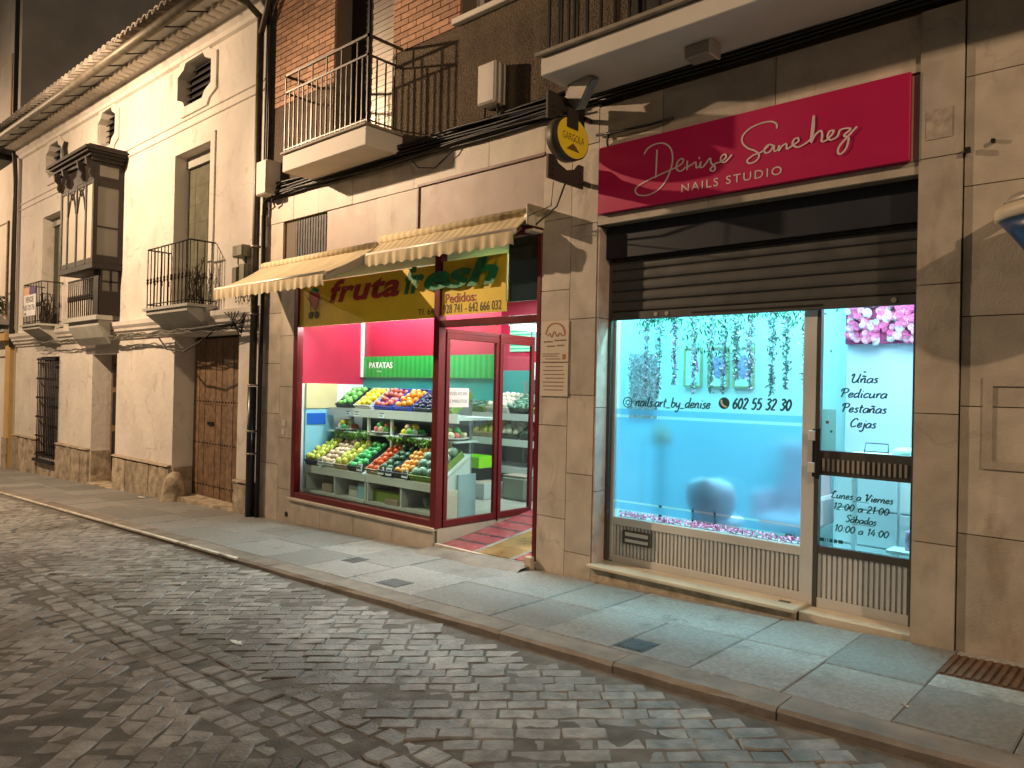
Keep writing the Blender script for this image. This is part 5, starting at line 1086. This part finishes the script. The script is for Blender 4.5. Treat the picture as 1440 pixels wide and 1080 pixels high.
# vinyl on the window: frosted band and lettering
fm = root("frosted_film", (-2.84, .223, .54), "pale blue frosted film across the lower half of the studio window", "window film")
M_film = frosted("frost", (.66, .86, 1.0), .10, .27)
for z0, z1 in ((.575, 1.272), (1.296, 1.345), (.50, .558)): bx("film", M_film, fm, -3.633, -2.047, .2214, .2222, z0, z1)
M_vin = mat("vinyl_green_grey", (.022, .11, .125), .5)
vy = .2185
lt = root("window_lettering", (-2.8, vy, 1.36), "dark vinyl handle and phone number across the studio window", "lettering")
script("nails.art_by_denise", -3.44, -2.765, 1.372, .040, vy, M_vin, lt, .30); script("602 55 32 30", -2.575, -2.135, 1.380, .042, vy, M_vin, lt, .34)
MB().lathe([(.045, 0), (.045, .001)], (-2.65, vy, 1.418), 20, 'y').build("phone_disc", M_vin, lt); b = MB(); ribbon(b, [(-2.672, 1.443), (-2.668, 1.415), (-2.645, 1.395), (-2.625, 1.392)], vy - .0015, .014); b.build("phone_symbol", M_wt, lt, fix=False)
b = MB()
for r_ in (.042,): ribbon(b, [(-3.52 + r_ * math.cos(k * .7), 1.40 + r_ * math.sin(k * .7)) for k in range(10)], vy, .008, 3)
ribbon(b, [(-3.52 + .018 * math.cos(k), 1.40 + .018 * math.sin(k)) for k in range(7)], vy, .007, 3); b.build("round_symbol", M_vin, lt, fix=False)
l2 = root("door_lettering", (-1.64, vy, 1.27), "italic vinyl list Uñas Pedicura Pestañas Cejas on the upper door glass", "lettering")
for s_, a, c, z in (("Uñas", -1.725, -1.555, 1.585), ("Pedicura", -1.79, -1.50, 1.485), ("Pestañas", -1.78, -1.50, 1.385), ("Cejas", -1.722, -1.562, 1.285)): script(s_, a, c, z, .030, vy, M_vin, l2, .34)
l3 = root("opening_hours_lettering", (-1.64, vy, .5), "italic vinyl opening hours on the lower door glass", "lettering")
for s_, a, c, z in (("Lunes a Viernes", -1.84, -1.45, .795), ("12:00 a 21:00", -1.82, -1.475, .718), ("Sábados", -1.745, -1.55, .643), ("10:00 a 14:00", -1.81, -1.475, .570)): script(s_, a, c, z, .024, vy, M_vin, l3, .34)
for z, a, c in ((.784, -1.70, -1.60), (.632, -1.70, -1.56)): bx("underline", M_vin, l3, a, c, vy - .0005, vy + .0005, z, z + .003)
x = -1.915
for w_ in (.028, .006, .006, .022, .022, .03): bx("small_symbol", M_vin, l3, x, x + w_, vy - .0005, vy + .0005, .488, .512); x += w_ + .008
np_ = root("door_notice", (-1.87, .22, 1.12), "pale green leaflet taped inside the door glass beside the handle", "notice"); bx("sheet", filmmat("leaflet", (.52, .60, .55), .1), np_, -1.918, -1.822, .2195, .221, 1.118, 1.40); bx("print_marks", mat("leaflet_red", (.35, .10, .10), .6), np_, -1.89, -1.87, .2188, .2193, 1.30, 1.32); bx("print_marks", M_cg, np_, -1.86, -1.845, .2188, .2193, 1.24, 1.255)
# hanging flower garlands
M_vl = mat("vine_leaf", (.02, .15, .07), .6, rand=.5, island=True); M_vg = mat("vine_grey", (.24, .34, .33), .6, rand=.5, island=True); M_vp = mat("wisteria_flower", (.75, .50, .68), .6, rand=.35, island=True)
def vine(x, y, z1, z0, w, pink, n, label):
    t = root("flower_garland", (x, y, z0), label, "garland"); MB().tube([(x, y, z1 + .25), (x + .01, y, (z0 + z1) / 2), (x, y, z0)], .003, 4).build("stem", M_vg, t)
    for nm, m_, cnt in (("leaves", M_vg, int(n * (1 - pink))), ("blossoms", M_vp, int(n * pink))):
        if not cnt: continue
        b = MB()
        for i in range(cnt):
            u = R(); z = z0 + (z1 - z0) * u; ww = w * (.45 + .55 * u) * (.8 if pink > .5 else 1)
            p = Vector((x + random.gauss(0, .42) * ww, y + random.gauss(0, .4) * ww, z)); s_ = U(.013, .025)
            a = Vector((U(-1, 1), U(-1, 1), U(-1.2, .2))).normalized() * s_; d_ = a.cross(Vector((U(-1, 1), U(-1, 1), U(-1, 1)))).normalized() * s_ * .36
            b.add([p - a, p + d_, p + a, p - d_], [(0, 1, 2, 3)])
        tag(b.build(nm, m_, t, fix=False), kind="stuff")
VN = [(-3.62, 1.45, .6, "garland beside the left frame"), (-3.50, 1.42, .3, "second garland from the left"), (-3.32, 1.55, .55, "third garland from the left"), (-3.14, 1.50, .5, "garland left of the pen picture"), (-2.99, 1.50, .3, "garland right of the pen picture"),
      (-2.87, 1.52, .25, "garland before the middle picture"), (-2.74, 1.60, .2, "thin garland between the two right pictures"), (-2.62, 1.55, .5, "garland before the right picture"), (-2.47, 1.47, .12, "green garland right of the pictures"), (-2.35, 1.55, .1, "sparse green garland near the right end"), (-2.20, 1.52, .4, "rightmost garland by the door frame")]
for x, z0, pk, lb in VN: vine(x, .62 + U(-.04, .04), 2.3, z0 + U(-.03, .02), .055, pk, 430, "hanging wisteria " + lb)
t = root("leaf_canopy", (-2.9, .55, 2.0), "fringe of dark green leaves along the top of the studio window", "garland"); b = MB()
for i in range(620):
    x = U(-3.6, -2.1); lim = 2.02 + .10 * math.sin(x * 7) - (.12 if -3.2 < x < -2.7 else 0); p = Vector((x, U(.45, .6), U(lim - .02, 2.25)))
    a = Vector((U(-.6, .6), U(-.4, .4), U(-1, -.2))).normalized() * U(.018, .03); d_ = Vector((1, U(-.5, .5), .3)).normalized() * .008; b.add([p - a, p + d_, p + a, p - d_], [(0, 1, 2, 3)])
tag(b.build("leaves", M_vl, t, fix=False), kind="stuff")
# rose wall at the left and the rose panel above the door lettering
M_ro = [mat("rose_pink", (.85, .16, .38), .6), mat("rose_pale", (.88, .42, .55), .6), mat("rose_white", (.85, .80, .80), .6)]
def rose_mesh(m, s_=1):
    b = MB()
    for L_, (rad, zz, nn_) in enumerate(((.5, .0, 5), (.36, .10, 5), (.2, .2, 4))):
        for k in range(nn_):
            a = 2 * math.pi * (k + L_ * .5) / nn_; c_, s2 = math.cos(a), math.sin(a); tx, ty = -s2 * rad * .75, c_ * rad * .75
            b.add([(c_ * rad * .15, -zz, s2 * rad * .15), (c_ * rad * .8 + tx, -zz - .05, s2 * rad * .8 + ty), (c_ * rad * 1.1, -zz - .14, s2 * rad * 1.1), (c_ * rad * .8 - tx, -zz - .05, s2 * rad * .8 - ty)], [(0, 1, 2, 3)], True)
    return b.mesh("rose", m)
RM = [rose_mesh(m) for m in M_ro]
rp2 = root("rose_panel", (-1.75, 1.22, 1.9), "panel packed with pink and white artificial roses behind the top of the door", "flower panel")
bx("panel_board", mat("rose_board", (.45, .05, .18), .7), rp2, -2.10, -1.2, 1.20, 1.235, 1.91, 2.45)
for i in range(300): put("rose", random.choice(RM[:1] * 3 + RM[1:2] * 2 + RM[2:]), (U(-2.08, -1.22), 1.19 - U(0, .02), U(1.925, 2.32)), rp2, (U(-.4, .4), U(0, 6), U(-.4, .4)), [U(.042, .068)] * 3)
b = MB(); leafcloud(b, (-1.65, 1.17, 2.17), .8, .02, .45, 60, .018); tag(b.build("leaves", mat("rose_leaf", (.05, .12, .10), .6), rp2, fix=False), kind="stuff")
rp3 = root("flower_column", (-3.66, .95, 1.25), "tall column of grey pink blossoms behind the left edge of the studio window", "flower panel"); b = MB()
bx("backing", M_sroom, rp3, -4.02, -3.72, 1.0, 1.02, 1.2, 1.85)
for i in range(1500):
    p = Vector((U(-4.03, -3.71), .99 - R() * .02, U(1.2, 1.85))); a = Vector((U(-1, 1), U(-.3, .3), U(-1, 1))).normalized() * .013; d_ = Vector((a.z, U(-.2, .2) * .01, -a.x)) * .6; b.add([p - a, p + d_, p + a, p - d_], [(0, 1, 2, 3)])
tag(b.build("blossoms", mat("grey_blossom", (.70, .62, .70), .6, rand=.5, island=True), rp3, fix=False), kind="stuff")
b = MB(); t = root("petal_strip", (-2.85, .27, .43), "strip of pink blossoms along the bottom of the studio window", "garland")
for i in range(900):
    p = Vector((U(-3.62, -2.06), U(.25, .31), .435 + R() * .04)); a = Vector((U(-1, 1), U(-1, 1), U(-1, 1))).normalized() * .013; d_ = a.cross(Vector((0, 0, 1))) * .7 + Vector((0, 0, .004)); b.add([p - a, p + d_, p + a, p - d_], [(0, 1, 2, 3)])
tag(b.build("petals", mat("petal", (.95, .30, .50), .6, rand=.5, island=True), t, fix=False), kind="stuff"); bx("ledge_board", M_sroom, t, -3.63, -2.05, .262, .33, .40, .432)
# framed pictures on the back wall
def picture(x0, x1, label, draw):
    t = root("framed_picture", ((x0 + x1) / 2, 1.5, 1.55), label, "picture"); bx("print", mat("print_pale", (.70, .80, .82), .6), t, x0 + .012, x1 - .012, 1.535, 1.545, 1.562, 1.92)
    M_fr = mat("gold_frame", (.42, .40, .20), .5)
    for a in ((x0, x0 + .012, 1.55, 1.932), (x1 - .012, x1, 1.55, 1.932), (x0 + .012, x1 - .012, 1.55, 1.562), (x0 + .012, x1 - .012, 1.92, 1.932)): bx("frame_bar", M_fr, t, a[0], a[1], 1.515, 1.548, a[2], a[3])
    b = MB(); draw(b); return t, b
def d1(b): b.prismy([(-3.62, 1.90), (-3.585, 1.72), (-3.60, 1.68), (-3.64, 1.86)], 1.53, 1.534)
def d2(b): b.prismy([(-3.37 + .07 * math.cos(k) * (1 + .2 * math.sin(3 * k)), 1.74 + .11 * math.sin(k)) for k in [i * .52 for i in range(12)]], 1.53, 1.534)
def d3(b): b.prismy([(-3.12 + .07 * math.cos(k) * (1 + .2 * math.cos(2 * k)), 1.74 + .11 * math.sin(k)) for k in [i * .52 for i in range(12)]], 1.53, 1.534)
for (a, c, lb, d_, mm) in ((-3.74, -3.55, "framed picture of a red pen stroke, leftmost on the studio wall", d1, "rose_pink"), (-3.48, -3.27, "framed lilac drawing in the middle of the studio wall", d2, "lilac"), (-3.22, -3.02, "framed purple drawing, rightmost on the studio wall", d3, "lilac")):
    mat("lilac", (.36, .28, .50), .6, var=.3, vs=40); t, b = picture(a, c, lb, d_); b.build("drawing", MATS[mm], t)
# chair with a shell back
ch = root("tub_chair", (-2.90, .46, .05), "white rounded shell chair standing close behind the studio window", "chair")
M_chair = mat("chair_white", (.80, .52, .52), .5, var=.05); b = MB(); nu, nv = 14, 12; vs = []
for s_ in (0, .018):
    for j in range(nv + 1):
        v = j / nv; z = .47 + .34 * v; wd_ = .215 * (max(0, 1 - (abs(v - .55) / (.62 if v < .55 else .46)) ** 2.6)) ** .42
        for i in range(nu + 1):
            u = i / nu * 2 - 1; vs.append((-2.90 + wd_ * u, .42 + s_ + .10 * u * u - .02 * math.sin(3 * v), z))
k = (nu + 1) * (nv + 1); fs_ = []
for j in range(nv):
    for i in range(nu): a = j * (nu + 1) + i; fs_ += [(a, a + 1, a + nu + 2, a + nu + 1), (k + a, k + a + nu + 1, k + a + nu + 2, k + a + 1)]
for i in range(nu): fs_ += [(i, k + i, k + i + 1, i + 1), (nv * (nu + 1) + i, nv * (nu + 1) + i + 1, k + nv * (nu + 1) + i + 1, k + nv * (nu + 1) + i)]
for j in range(nv): a = j * (nu + 1); fs_ += [(a, a + nu + 1, k + a + nu + 1, k + a), (a + nu, k + a + nu, k + a + 2 * nu + 1, a + 2 * nu + 1)]
b.add(vs, fs_, True).build("backrest", M_chair, ch); MB().lathe([(.17, 0), (.21, .03), (.21, .07), (.18, .09)], (-2.90, .64, .40), 18).build("seat", M_chair, ch)
for sx_ in (-1, 1):
    for sy in (-1, 1): MB().tube([(-2.90 + .10 * sx_, .64 + .09 * sy, .42), (-2.90 + .17 * sx_, .64 + .14 * sy, .05)], .011, 6).build("leg", M_black, ch)
    MB().tube([(-2.90 + .09 * sx_, .46, .41), (-2.90 + .10 * sx_, .405, .46), (-2.90 + .095 * sx_, .402, .56)], .008, 5).build("back_strut", M_black, ch)
pc = root("pink_armchair", (-2.35, 1.2, .05), "blurred pinkish treatment armchair seen through the frosted film at the right", "armchair"); M_pk = mat("pink_leather", (.80, .52, .55), .5)
bx("back", M_pk, pc, -2.69, -2.25, 1.30, 1.42, .45, 1.12, .05); bx("seat", M_pk, pc, -2.69, -2.25, .92, 1.29, .38, .50, .04); bx("armrest", M_pk, pc, -2.77, -2.70, .95, 1.38, .45, .68, .02); bx("armrest", M_pk, pc, -2.24, -2.17, .95, 1.38, .45, .68, .02); MB().lathe([(.22, .051), (.22, .08), (.04, .10), (.04, .379)], (-2.5, 1.15, 0), 16).build("foot", M_steel, pc)
fl2 = root("floor_lamp", (-3.75, 1.1, .05), "slim beige floor lamp in the left corner behind the frosted film", "lamp"); MB().lathe([(.12, .051), (.12, .07), (.015, .08), (.015, 1.0)], (-3.72, 1.1, 0), 12).build("stand", M_brk if "M_brk" in globals() else M_black, fl2); MB().lathe([(.10, 1.0), (.07, 1.18)], (-3.72, 1.1, 0), 16).build("shade", mat("beige_shade", (.6, .45, .3), .7), fl2)
# drawers, table things on the right
dk = root("drawer_unit", (-1.5, 1.1, .05), "white drawer unit behind the lower door glass", "drawers")
bx("carcass", M_sroom, dk, -2.08, -.75, .95, 1.22, .052, .93, .004)
for i in range(3):
    for a, c in ((-2.06, -1.62), (-1.6, -1.15), (-1.13, -.77)): bx("drawer_front", M_sroom, dk, a, c, .935, .948, .10 + .27 * i, .355 + .27 * i, .004)
tb = root("side_table", (-1.6, .6, .05), "white manicure table behind the door's push bar", "table"); bx("table_top", M_sroom, tb, -1.86, -1.0, .5, .8, 1.055, 1.085, .004)
for x in (-1.84, -1.04): bx("leg", M_sroom, tb, x, x + .03, .62, .65, .052, 1.054)
or_ = root("wire_rack", (-1.70, .62, 1.09), "black wire rack on the manicure table", "rack"); MB().tube([(-1.76, .62, 1.09), (-1.75, .62, 1.16), (-1.60, .62, 1.16), (-1.60, .62, 1.09)], .004, 5).build("wire", M_black, or_); MB().tube([(-1.755, .62, 1.10), (-1.60, .62, 1.10)], .004, 5).build("wire", M_black, or_)
bw_ = root("nail_lamp", (-1.5, .6, 1.087), "pale mint nail dryer on the manicure table", "nail dryer"); b = MB().lathe([(.09, 0), (.10, .02), (.07, .05), (.02, .06)], (-1.48, .62, 1.087), 14); b.build("dryer_body", mat("mint", (.45, .75, .65), .5), bw_)
pk = MB().lathe([(.03, 0), (.032, .12), (.028, .13)], (-1.42, .5, .46), 12); pk = pk.build("lilac_canister", mat("lilac_can", (.5, .35, .5), .5)); tag(pk, "lilac canister at the lower right corner of the door glass", "canister")
stl = root("low_stool", (-1.42, .5, .05), "small white stool carrying the lilac canister", "stool"); bx("seat", M_sroom, stl, -1.55, -1.3, .42, .6, .43, .458, .004)
for x in (-1.54, -1.33): bx("leg", M_sroom, stl, x, x + .02, .5, .52, .052, .43)
# ------------------------------------------------------------------ signs
M_mag = mat("magenta_sign", (.42, .003, .07), .45, var=.05, vs=1.5); M_sgw = mat("sign_lettering", (.62, .50, .50), .5)
ds = root("nail_studio_sign", (-2.5, -.03, 2.95), "long crimson sign reading Denise Sanchez Nails Studio in white handwriting", "sign")
bx("board", M_mag, ds, -3.68, -1.325, -.045, -.002, 2.952, 3.50, .003)
D1 = [(-3.121, 3.377), (-3.123, 3.317), (-3.124, 3.247), (-3.128, 3.158)]
D2 = [(-3.238,3.365),(-3.202,3.405),(-3.134,3.423),(-3.058,3.412),(-3.003,3.365),(-2.982,3.298),(-2.991,3.214),(-3.04,3.115),(-3.109,3.058),(-3.199,3.034),(-3.281,3.049),(-3.313,3.088),(-3.283,3.122),(-3.182,3.154),(-3.073,3.179),(-2.985,3.198),(-2.955,3.204),(-2.905,3.222),(-2.886,3.248),(-2.905,3.264),(-2.937,3.242),(-2.945,3.20),(-2.92,3.172),(-2.888,3.176),(-2.868,3.195)]
D4 = [(-2.855,3.24),(-2.857,3.172),(-2.852,3.19),(-2.81,3.206),(-2.784,3.215),(-2.778,3.173),(-2.754,3.179),(-2.74,3.21),(-2.746,3.171),(-2.717,3.172),(-2.668,3.222),(-2.657,3.186),(-2.624,3.145),(-2.637,3.122),(-2.663,3.139),(-2.621,3.174),(-2.579,3.179),(-2.541,3.204),(-2.548,3.228),(-2.576,3.217),(-2.579,3.182),(-2.544,3.172),(-2.493,3.214)]
D3 = [(-2.759, 3.246), (-2.75, 3.235)]
S1 = [(-2.167,3.332),(-2.168,3.363),(-2.206,3.389),(-2.274,3.394),(-2.355,3.378),(-2.411,3.338),(-2.417,3.288),(-2.376,3.239),(-2.315,3.204),(-2.289,3.168),(-2.311,3.135),(-2.357,3.126),(-2.377,3.149),(-2.335,3.177),(-2.266,3.192),(-2.219,3.226)]
S2 = [(-2.19,3.217),(-2.219,3.232),(-2.251,3.21),(-2.244,3.178),(-2.209,3.183),(-2.184,3.218),(-2.18,3.178),(-2.155,3.185),(-2.146,3.211),(-2.148,3.174),(-2.124,3.203),(-2.096,3.21),(-2.092,3.175),(-2.068,3.183),(-2.038,3.198),(-2.011,3.213),(-2.02,3.236),(-2.047,3.224),(-2.05,3.194),(-2.013,3.171),(-1.962,3.188),(-1.924,3.216),(-1.911,3.276),(-1.912,3.362),(-1.922,3.278),(-1.927,3.187),(-1.901,3.229),(-1.863,3.25),(-1.854,3.216),(-1.856,3.178),(-1.827,3.178),(-1.791,3.208),(-1.78,3.232),(-1.806,3.232),(-1.819,3.197),(-1.796,3.174),(-1.756,3.189),(-1.74,3.224),(-1.704,3.23),(-1.673,3.218),(-1.714,3.186),(-1.686,3.169),(-1.686,3.137),(-1.702,3.094),(-1.732,3.068),(-1.75,3.086),(-1.736,3.127),(-1.686,3.175),(-1.633,3.226)]
b = MB()
for s_ in (D1, D2, D4, D3, S1, S2): ribbon(b, s_, -.0475, .0125, 6)
b.build("handwriting", M_sgw, ds, fix=False)
txt("NAILS STUDIO", -2.90, -2.125, 3.008, 3.068, -.0475, M_sgw, ds, space=1.25)
# round yellow projecting sign with bracket plates and floodlight
ys = root("round_projecting_sign", (-3.80, -.35, 3.2), "round yellow illuminated bar sign on dark perforated bracket plates", "sign")
M_yd = mat("yellow_disc", (.85, .62, .03), .45, var=.08); M_brk = mat("bracket_steel", (.05, .042, .033), .5, .4)
CX, CY_, CZ = -3.80, -.31, 3.53; RY, RZ_ = .215, .175
def disc(x0, x1, ry, rz, m, nm):
    b = MB(); n = 28; vs = [(x, CY_ + ry * math.cos(2 * math.pi * k / n), CZ + rz * math.sin(2 * math.pi * k / n)) for x in (x0, x1) for k in range(n)]
    b.add(vs, [(k, (k + 1) % n, n + (k + 1) % n, n + k) for k in range(n)], True); b.add([], []); base = len(b.v) - 2 * n; b.f += [tuple(range(n)), tuple(range(n, 2 * n))]; b.sm += [False, False]; return b.build(nm, m, ys)
disc(CX - .055, CX + .050, RY, RZ_, M_brk, "drum"); disc(CX + .0505, CX + .058, RY * .93, RZ_ * .93, M_yd, "yellow_face"); disc(CX - .063, CX - .0555, RY * .93, RZ_ * .93, M_yd, "yellow_face")
M_br = mat("brown_print", (.16, .09, .02), .5)
txt("GARGOLA", -.45, -.17, 3.50, 3.56, 0, M_br, ys, fn=lambda p: Vector((CX + .0595, p.x, p.z))); b = MB(); b.prismx([(-.40, 3.425), (-.23, 3.425), (-.27, 3.46), (-.315, 3.485), (-.35, 3.46)], CX + .0585, CX + .0597); b.build("emblem", M_br, ys)
MB().prismx([(-.55, 3.17), (-.09, 3.17), (-.09, 3.36), (-.155, 3.36), (-.20, 3.31), (-.31, 3.28), (-.42, 3.31), (-.47, 3.36), (-.55, 3.36)], CX - .02, CX + .0).build("lower_plate", M_brk, ys)
MB().prismx([(-.57, 3.64), (-.48, 3.66), (-.42, 3.70), (-.31, 3.73), (-.2, 3.70), (-.09, 3.66), (-.09, 3.86), (-.57, 3.86)], CX - .02, CX + .0).build("upper_plate", M_brk, ys)
for y in (-.50, -.14):
    for z in (3.20, 3.245, 3.29, 3.70, 3.75): MB().lathe([(.011, 0), (.011, .002)], (CX + .0005, y, z), 8, 'x').build("bolt", M_black, ys)
bx("wall_arm", M_brk, ys, CX - .015, CX + .015, -.095, -.005, 3.20, 3.235); bx("wall_arm", M_brk, ys, CX - .015, CX + .015, -.095, -.005, 3.74, 3.775); bx("link_plate", M_brk, ys, CX + .06, CX + .068, -.40, -.26, 3.60, 3.76)
MB().tube([(CX - .05, -.42, 3.17), (CX - .07, -.42, 2.98), (-4.3, -.22, 2.99)], .005, 4).build("cable", M_cable, ys)
MB().tube([(CX + .02, -.35, 3.17), (CX - .15, -.25, 3.02), (-4.30, -.12, 2.93)], .008, 5).build("cable", M_cable, ys)
fl = root("floodlight", (-3.8, -.3, 3.85), "grey tilted floodlight with pale glass above the round yellow sign", "floodlight")
Mf = Matrix.Translation((-3.68, -.32, 3.93)) @ Euler((math.radians(25), math.radians(-35), math.radians(-25))).to_matrix().to_4x4()
for nm, a, m in (("housing", (-.15, .15, -.05, .05, -.10, .06), M_steel), ("glass_front", (-.14, .14, -.045, .045, -.112, -.101), mat("pale_glass", (.30, .38, .38), .25)), ("rear_fin", (-.12, .12, -.04, .04, .061, .085), M_brk)):
    b = MB().box(*a); b.v = [tuple(Mf @ Vector(p)) for p in b.v]; b.build(nm, m, fl, .004)
MB().tube([(-3.68, -.30, 3.95), (-3.78, -.2, 3.93), (-3.80, -.01, 3.90)], .018, 6).build("bracket_arm", M_brk, fl)
MB().tube([(-3.72, -.03, 3.62), (-3.55, -.05, 3.60), (-3.2, -.035, 3.59), (-3.0, -.03, 3.60)], .012, 5).build("cable", M_cable, fl)
MB().tube([(-3.60, -.02, 3.62), (-3.61, -.03, 3.55), (-3.60, -.02, 3.46)], .010, 5).build("cable", M_cable, fl)
# for-sale board on the far balcony
vd = root("for_sale_board", (-17.95, -.42, 2.78), "white VENDE board with purple top tied to the far iron balcony", "sign")
bx("board", M_wt, vd, -18.38, -17.58, -.432, -.42, 2.78, 3.22); bx("board_top", mat("purple", (.08, .03, .16), .6), vd, -18.0, -17.58, -.432, -.42, 3.2202, 3.38); bx("board_top", mat("peach_paint", (.75, .42, .25), .6), vd, -18.38, -18.001, -.432, -.42, 3.2202, 3.38)
txt("VENDE", -18.25, -17.7, 3.06, 3.18, -.434, M_dk, vd, 0, .01); txt("605 720 756", -18.33, -17.62, 2.90, 3.01, -.434, M_dk, vd); bx("small_logo", M_dk, vd, -18.3, -18.2, -.434, -.4325, 2.80, 2.85)
# blue bowl shaped lantern at the right edge
bl = root("blue_bowl_lantern", (-.3, -.3, 2.12), "blue glass bowl lantern with cream rim at the right edge of the picture", "lantern")
c = (-.36, -.32); b = MB(); b.lathe([(.20, 2.14), (.27, 2.20), (.38, 2.36), (.44, 2.44)], (c[0], c[1], 0), 24); b.v = [(x, c[1] + (y - c[1]) * .62, z) for x, y, z in b.v]; b.build("bowl", mat("blue_bowl", (.008, .035, .11), .3, var=.2), bl)
b = MB(); b.lathe([(.445, 2.441), (.465, 2.45), (.465, 2.50), (.445, 2.515)], (c[0], c[1], 0), 24); b.v = [(x, c[1] + (y - c[1]) * .62, z) for x, y, z in b.v]; b.build("rim", mat("cream_rim", (.50, .42, .30), .5), bl)
b = MB(); b.lathe([(.43, 2.516), (.40, 2.57), (.2, 2.60)], (c[0], c[1], 0), 24); b.v = [(x, c[1] + (y - c[1]) * .62, z) for x, y, z in b.v]; b.build("lid", M_steel, bl)
b = MB(); b.lathe([(.12, 2.12), (.19, 2.139)], (c[0], c[1], 0), 16); b.v = [(x, c[1] + (y - c[1]) * .62, z) for x, y, z in b.v]; b.build("foot_cap", M_wt, bl)
bx("wall_bracket", M_black, bl, -.80, -.74, -.20, -.005, 2.535, 2.58); bx("wall_bracket", M_black, bl, -.40, -.30, -.06, -.005, 2.3, 2.55)
# doormat grate at the right
gm = root("ribbed_grate", (-.72, -.3, g(-.72)), "brown ribbed metal grate let into the pavement at the foot of the right wall", "grate", rot=(0, TILT, 0))
put("grate_frame", MB().box(-.30, .35, -.2, .2, 0, .010).mesh("grate_frame", mat("rusty_metal", (.14, .075, .045), .6, .3, var=.3, vs=15)), (-.72, -.3, g(-.72)), gm)
rb = MB().box(-.012, .012, -.19, .19, .010, .018).mesh("grate_rib", MATS["rusty_metal"])
for i in range(16): put("grate_rib", rb, (-.72 - .28 + .041 * i, -.3, g(-.72)), gm)
# street lamps standing on the opposite pavement; the far-left one is added
for P_, lb in ((FILL_LAMP, "unseen street lamp added at the far left to brighten the houses"), (LAMP_A, "tall street lamp on the opposite pavement facing the white house"), (LAMP_B, "tall street lamp on the opposite pavement to the right of the shops")):
    t = root("street_lamp", (P_.x, -4.95, g(P_.x)), lb, "street lamp", "street lamps on the opposite pavement")
    MB().tube([(P_.x, -4.95, g(P_.x)), (P_.x, -4.95, g(P_.x) + .8)], .09, 10).build("base", M_black, t); MB().tube([(P_.x, -4.95, g(P_.x) + .8), (P_.x, -4.95, P_.z + .1)], [.055, .035], 10).build("pole", M_black, t)
    MB().tube([(P_.x, -4.95, P_.z + .1), (P_.x, P_.y - .1, P_.z + .12)], .025, 8).build("arm", M_black, t); bx("lamp_head", M_black, t, P_.x - .12, P_.x + .12, P_.y - .25, P_.y + .2, P_.z + .05, P_.z + .14, .02)
    bx("lamp_lens", emis("lamp_glow", (1, .66, .33), 6), t, P_.x - .09, P_.x + .09, P_.y - .15, P_.y + .15, P_.z + .038, P_.z + .049)
flush_text()
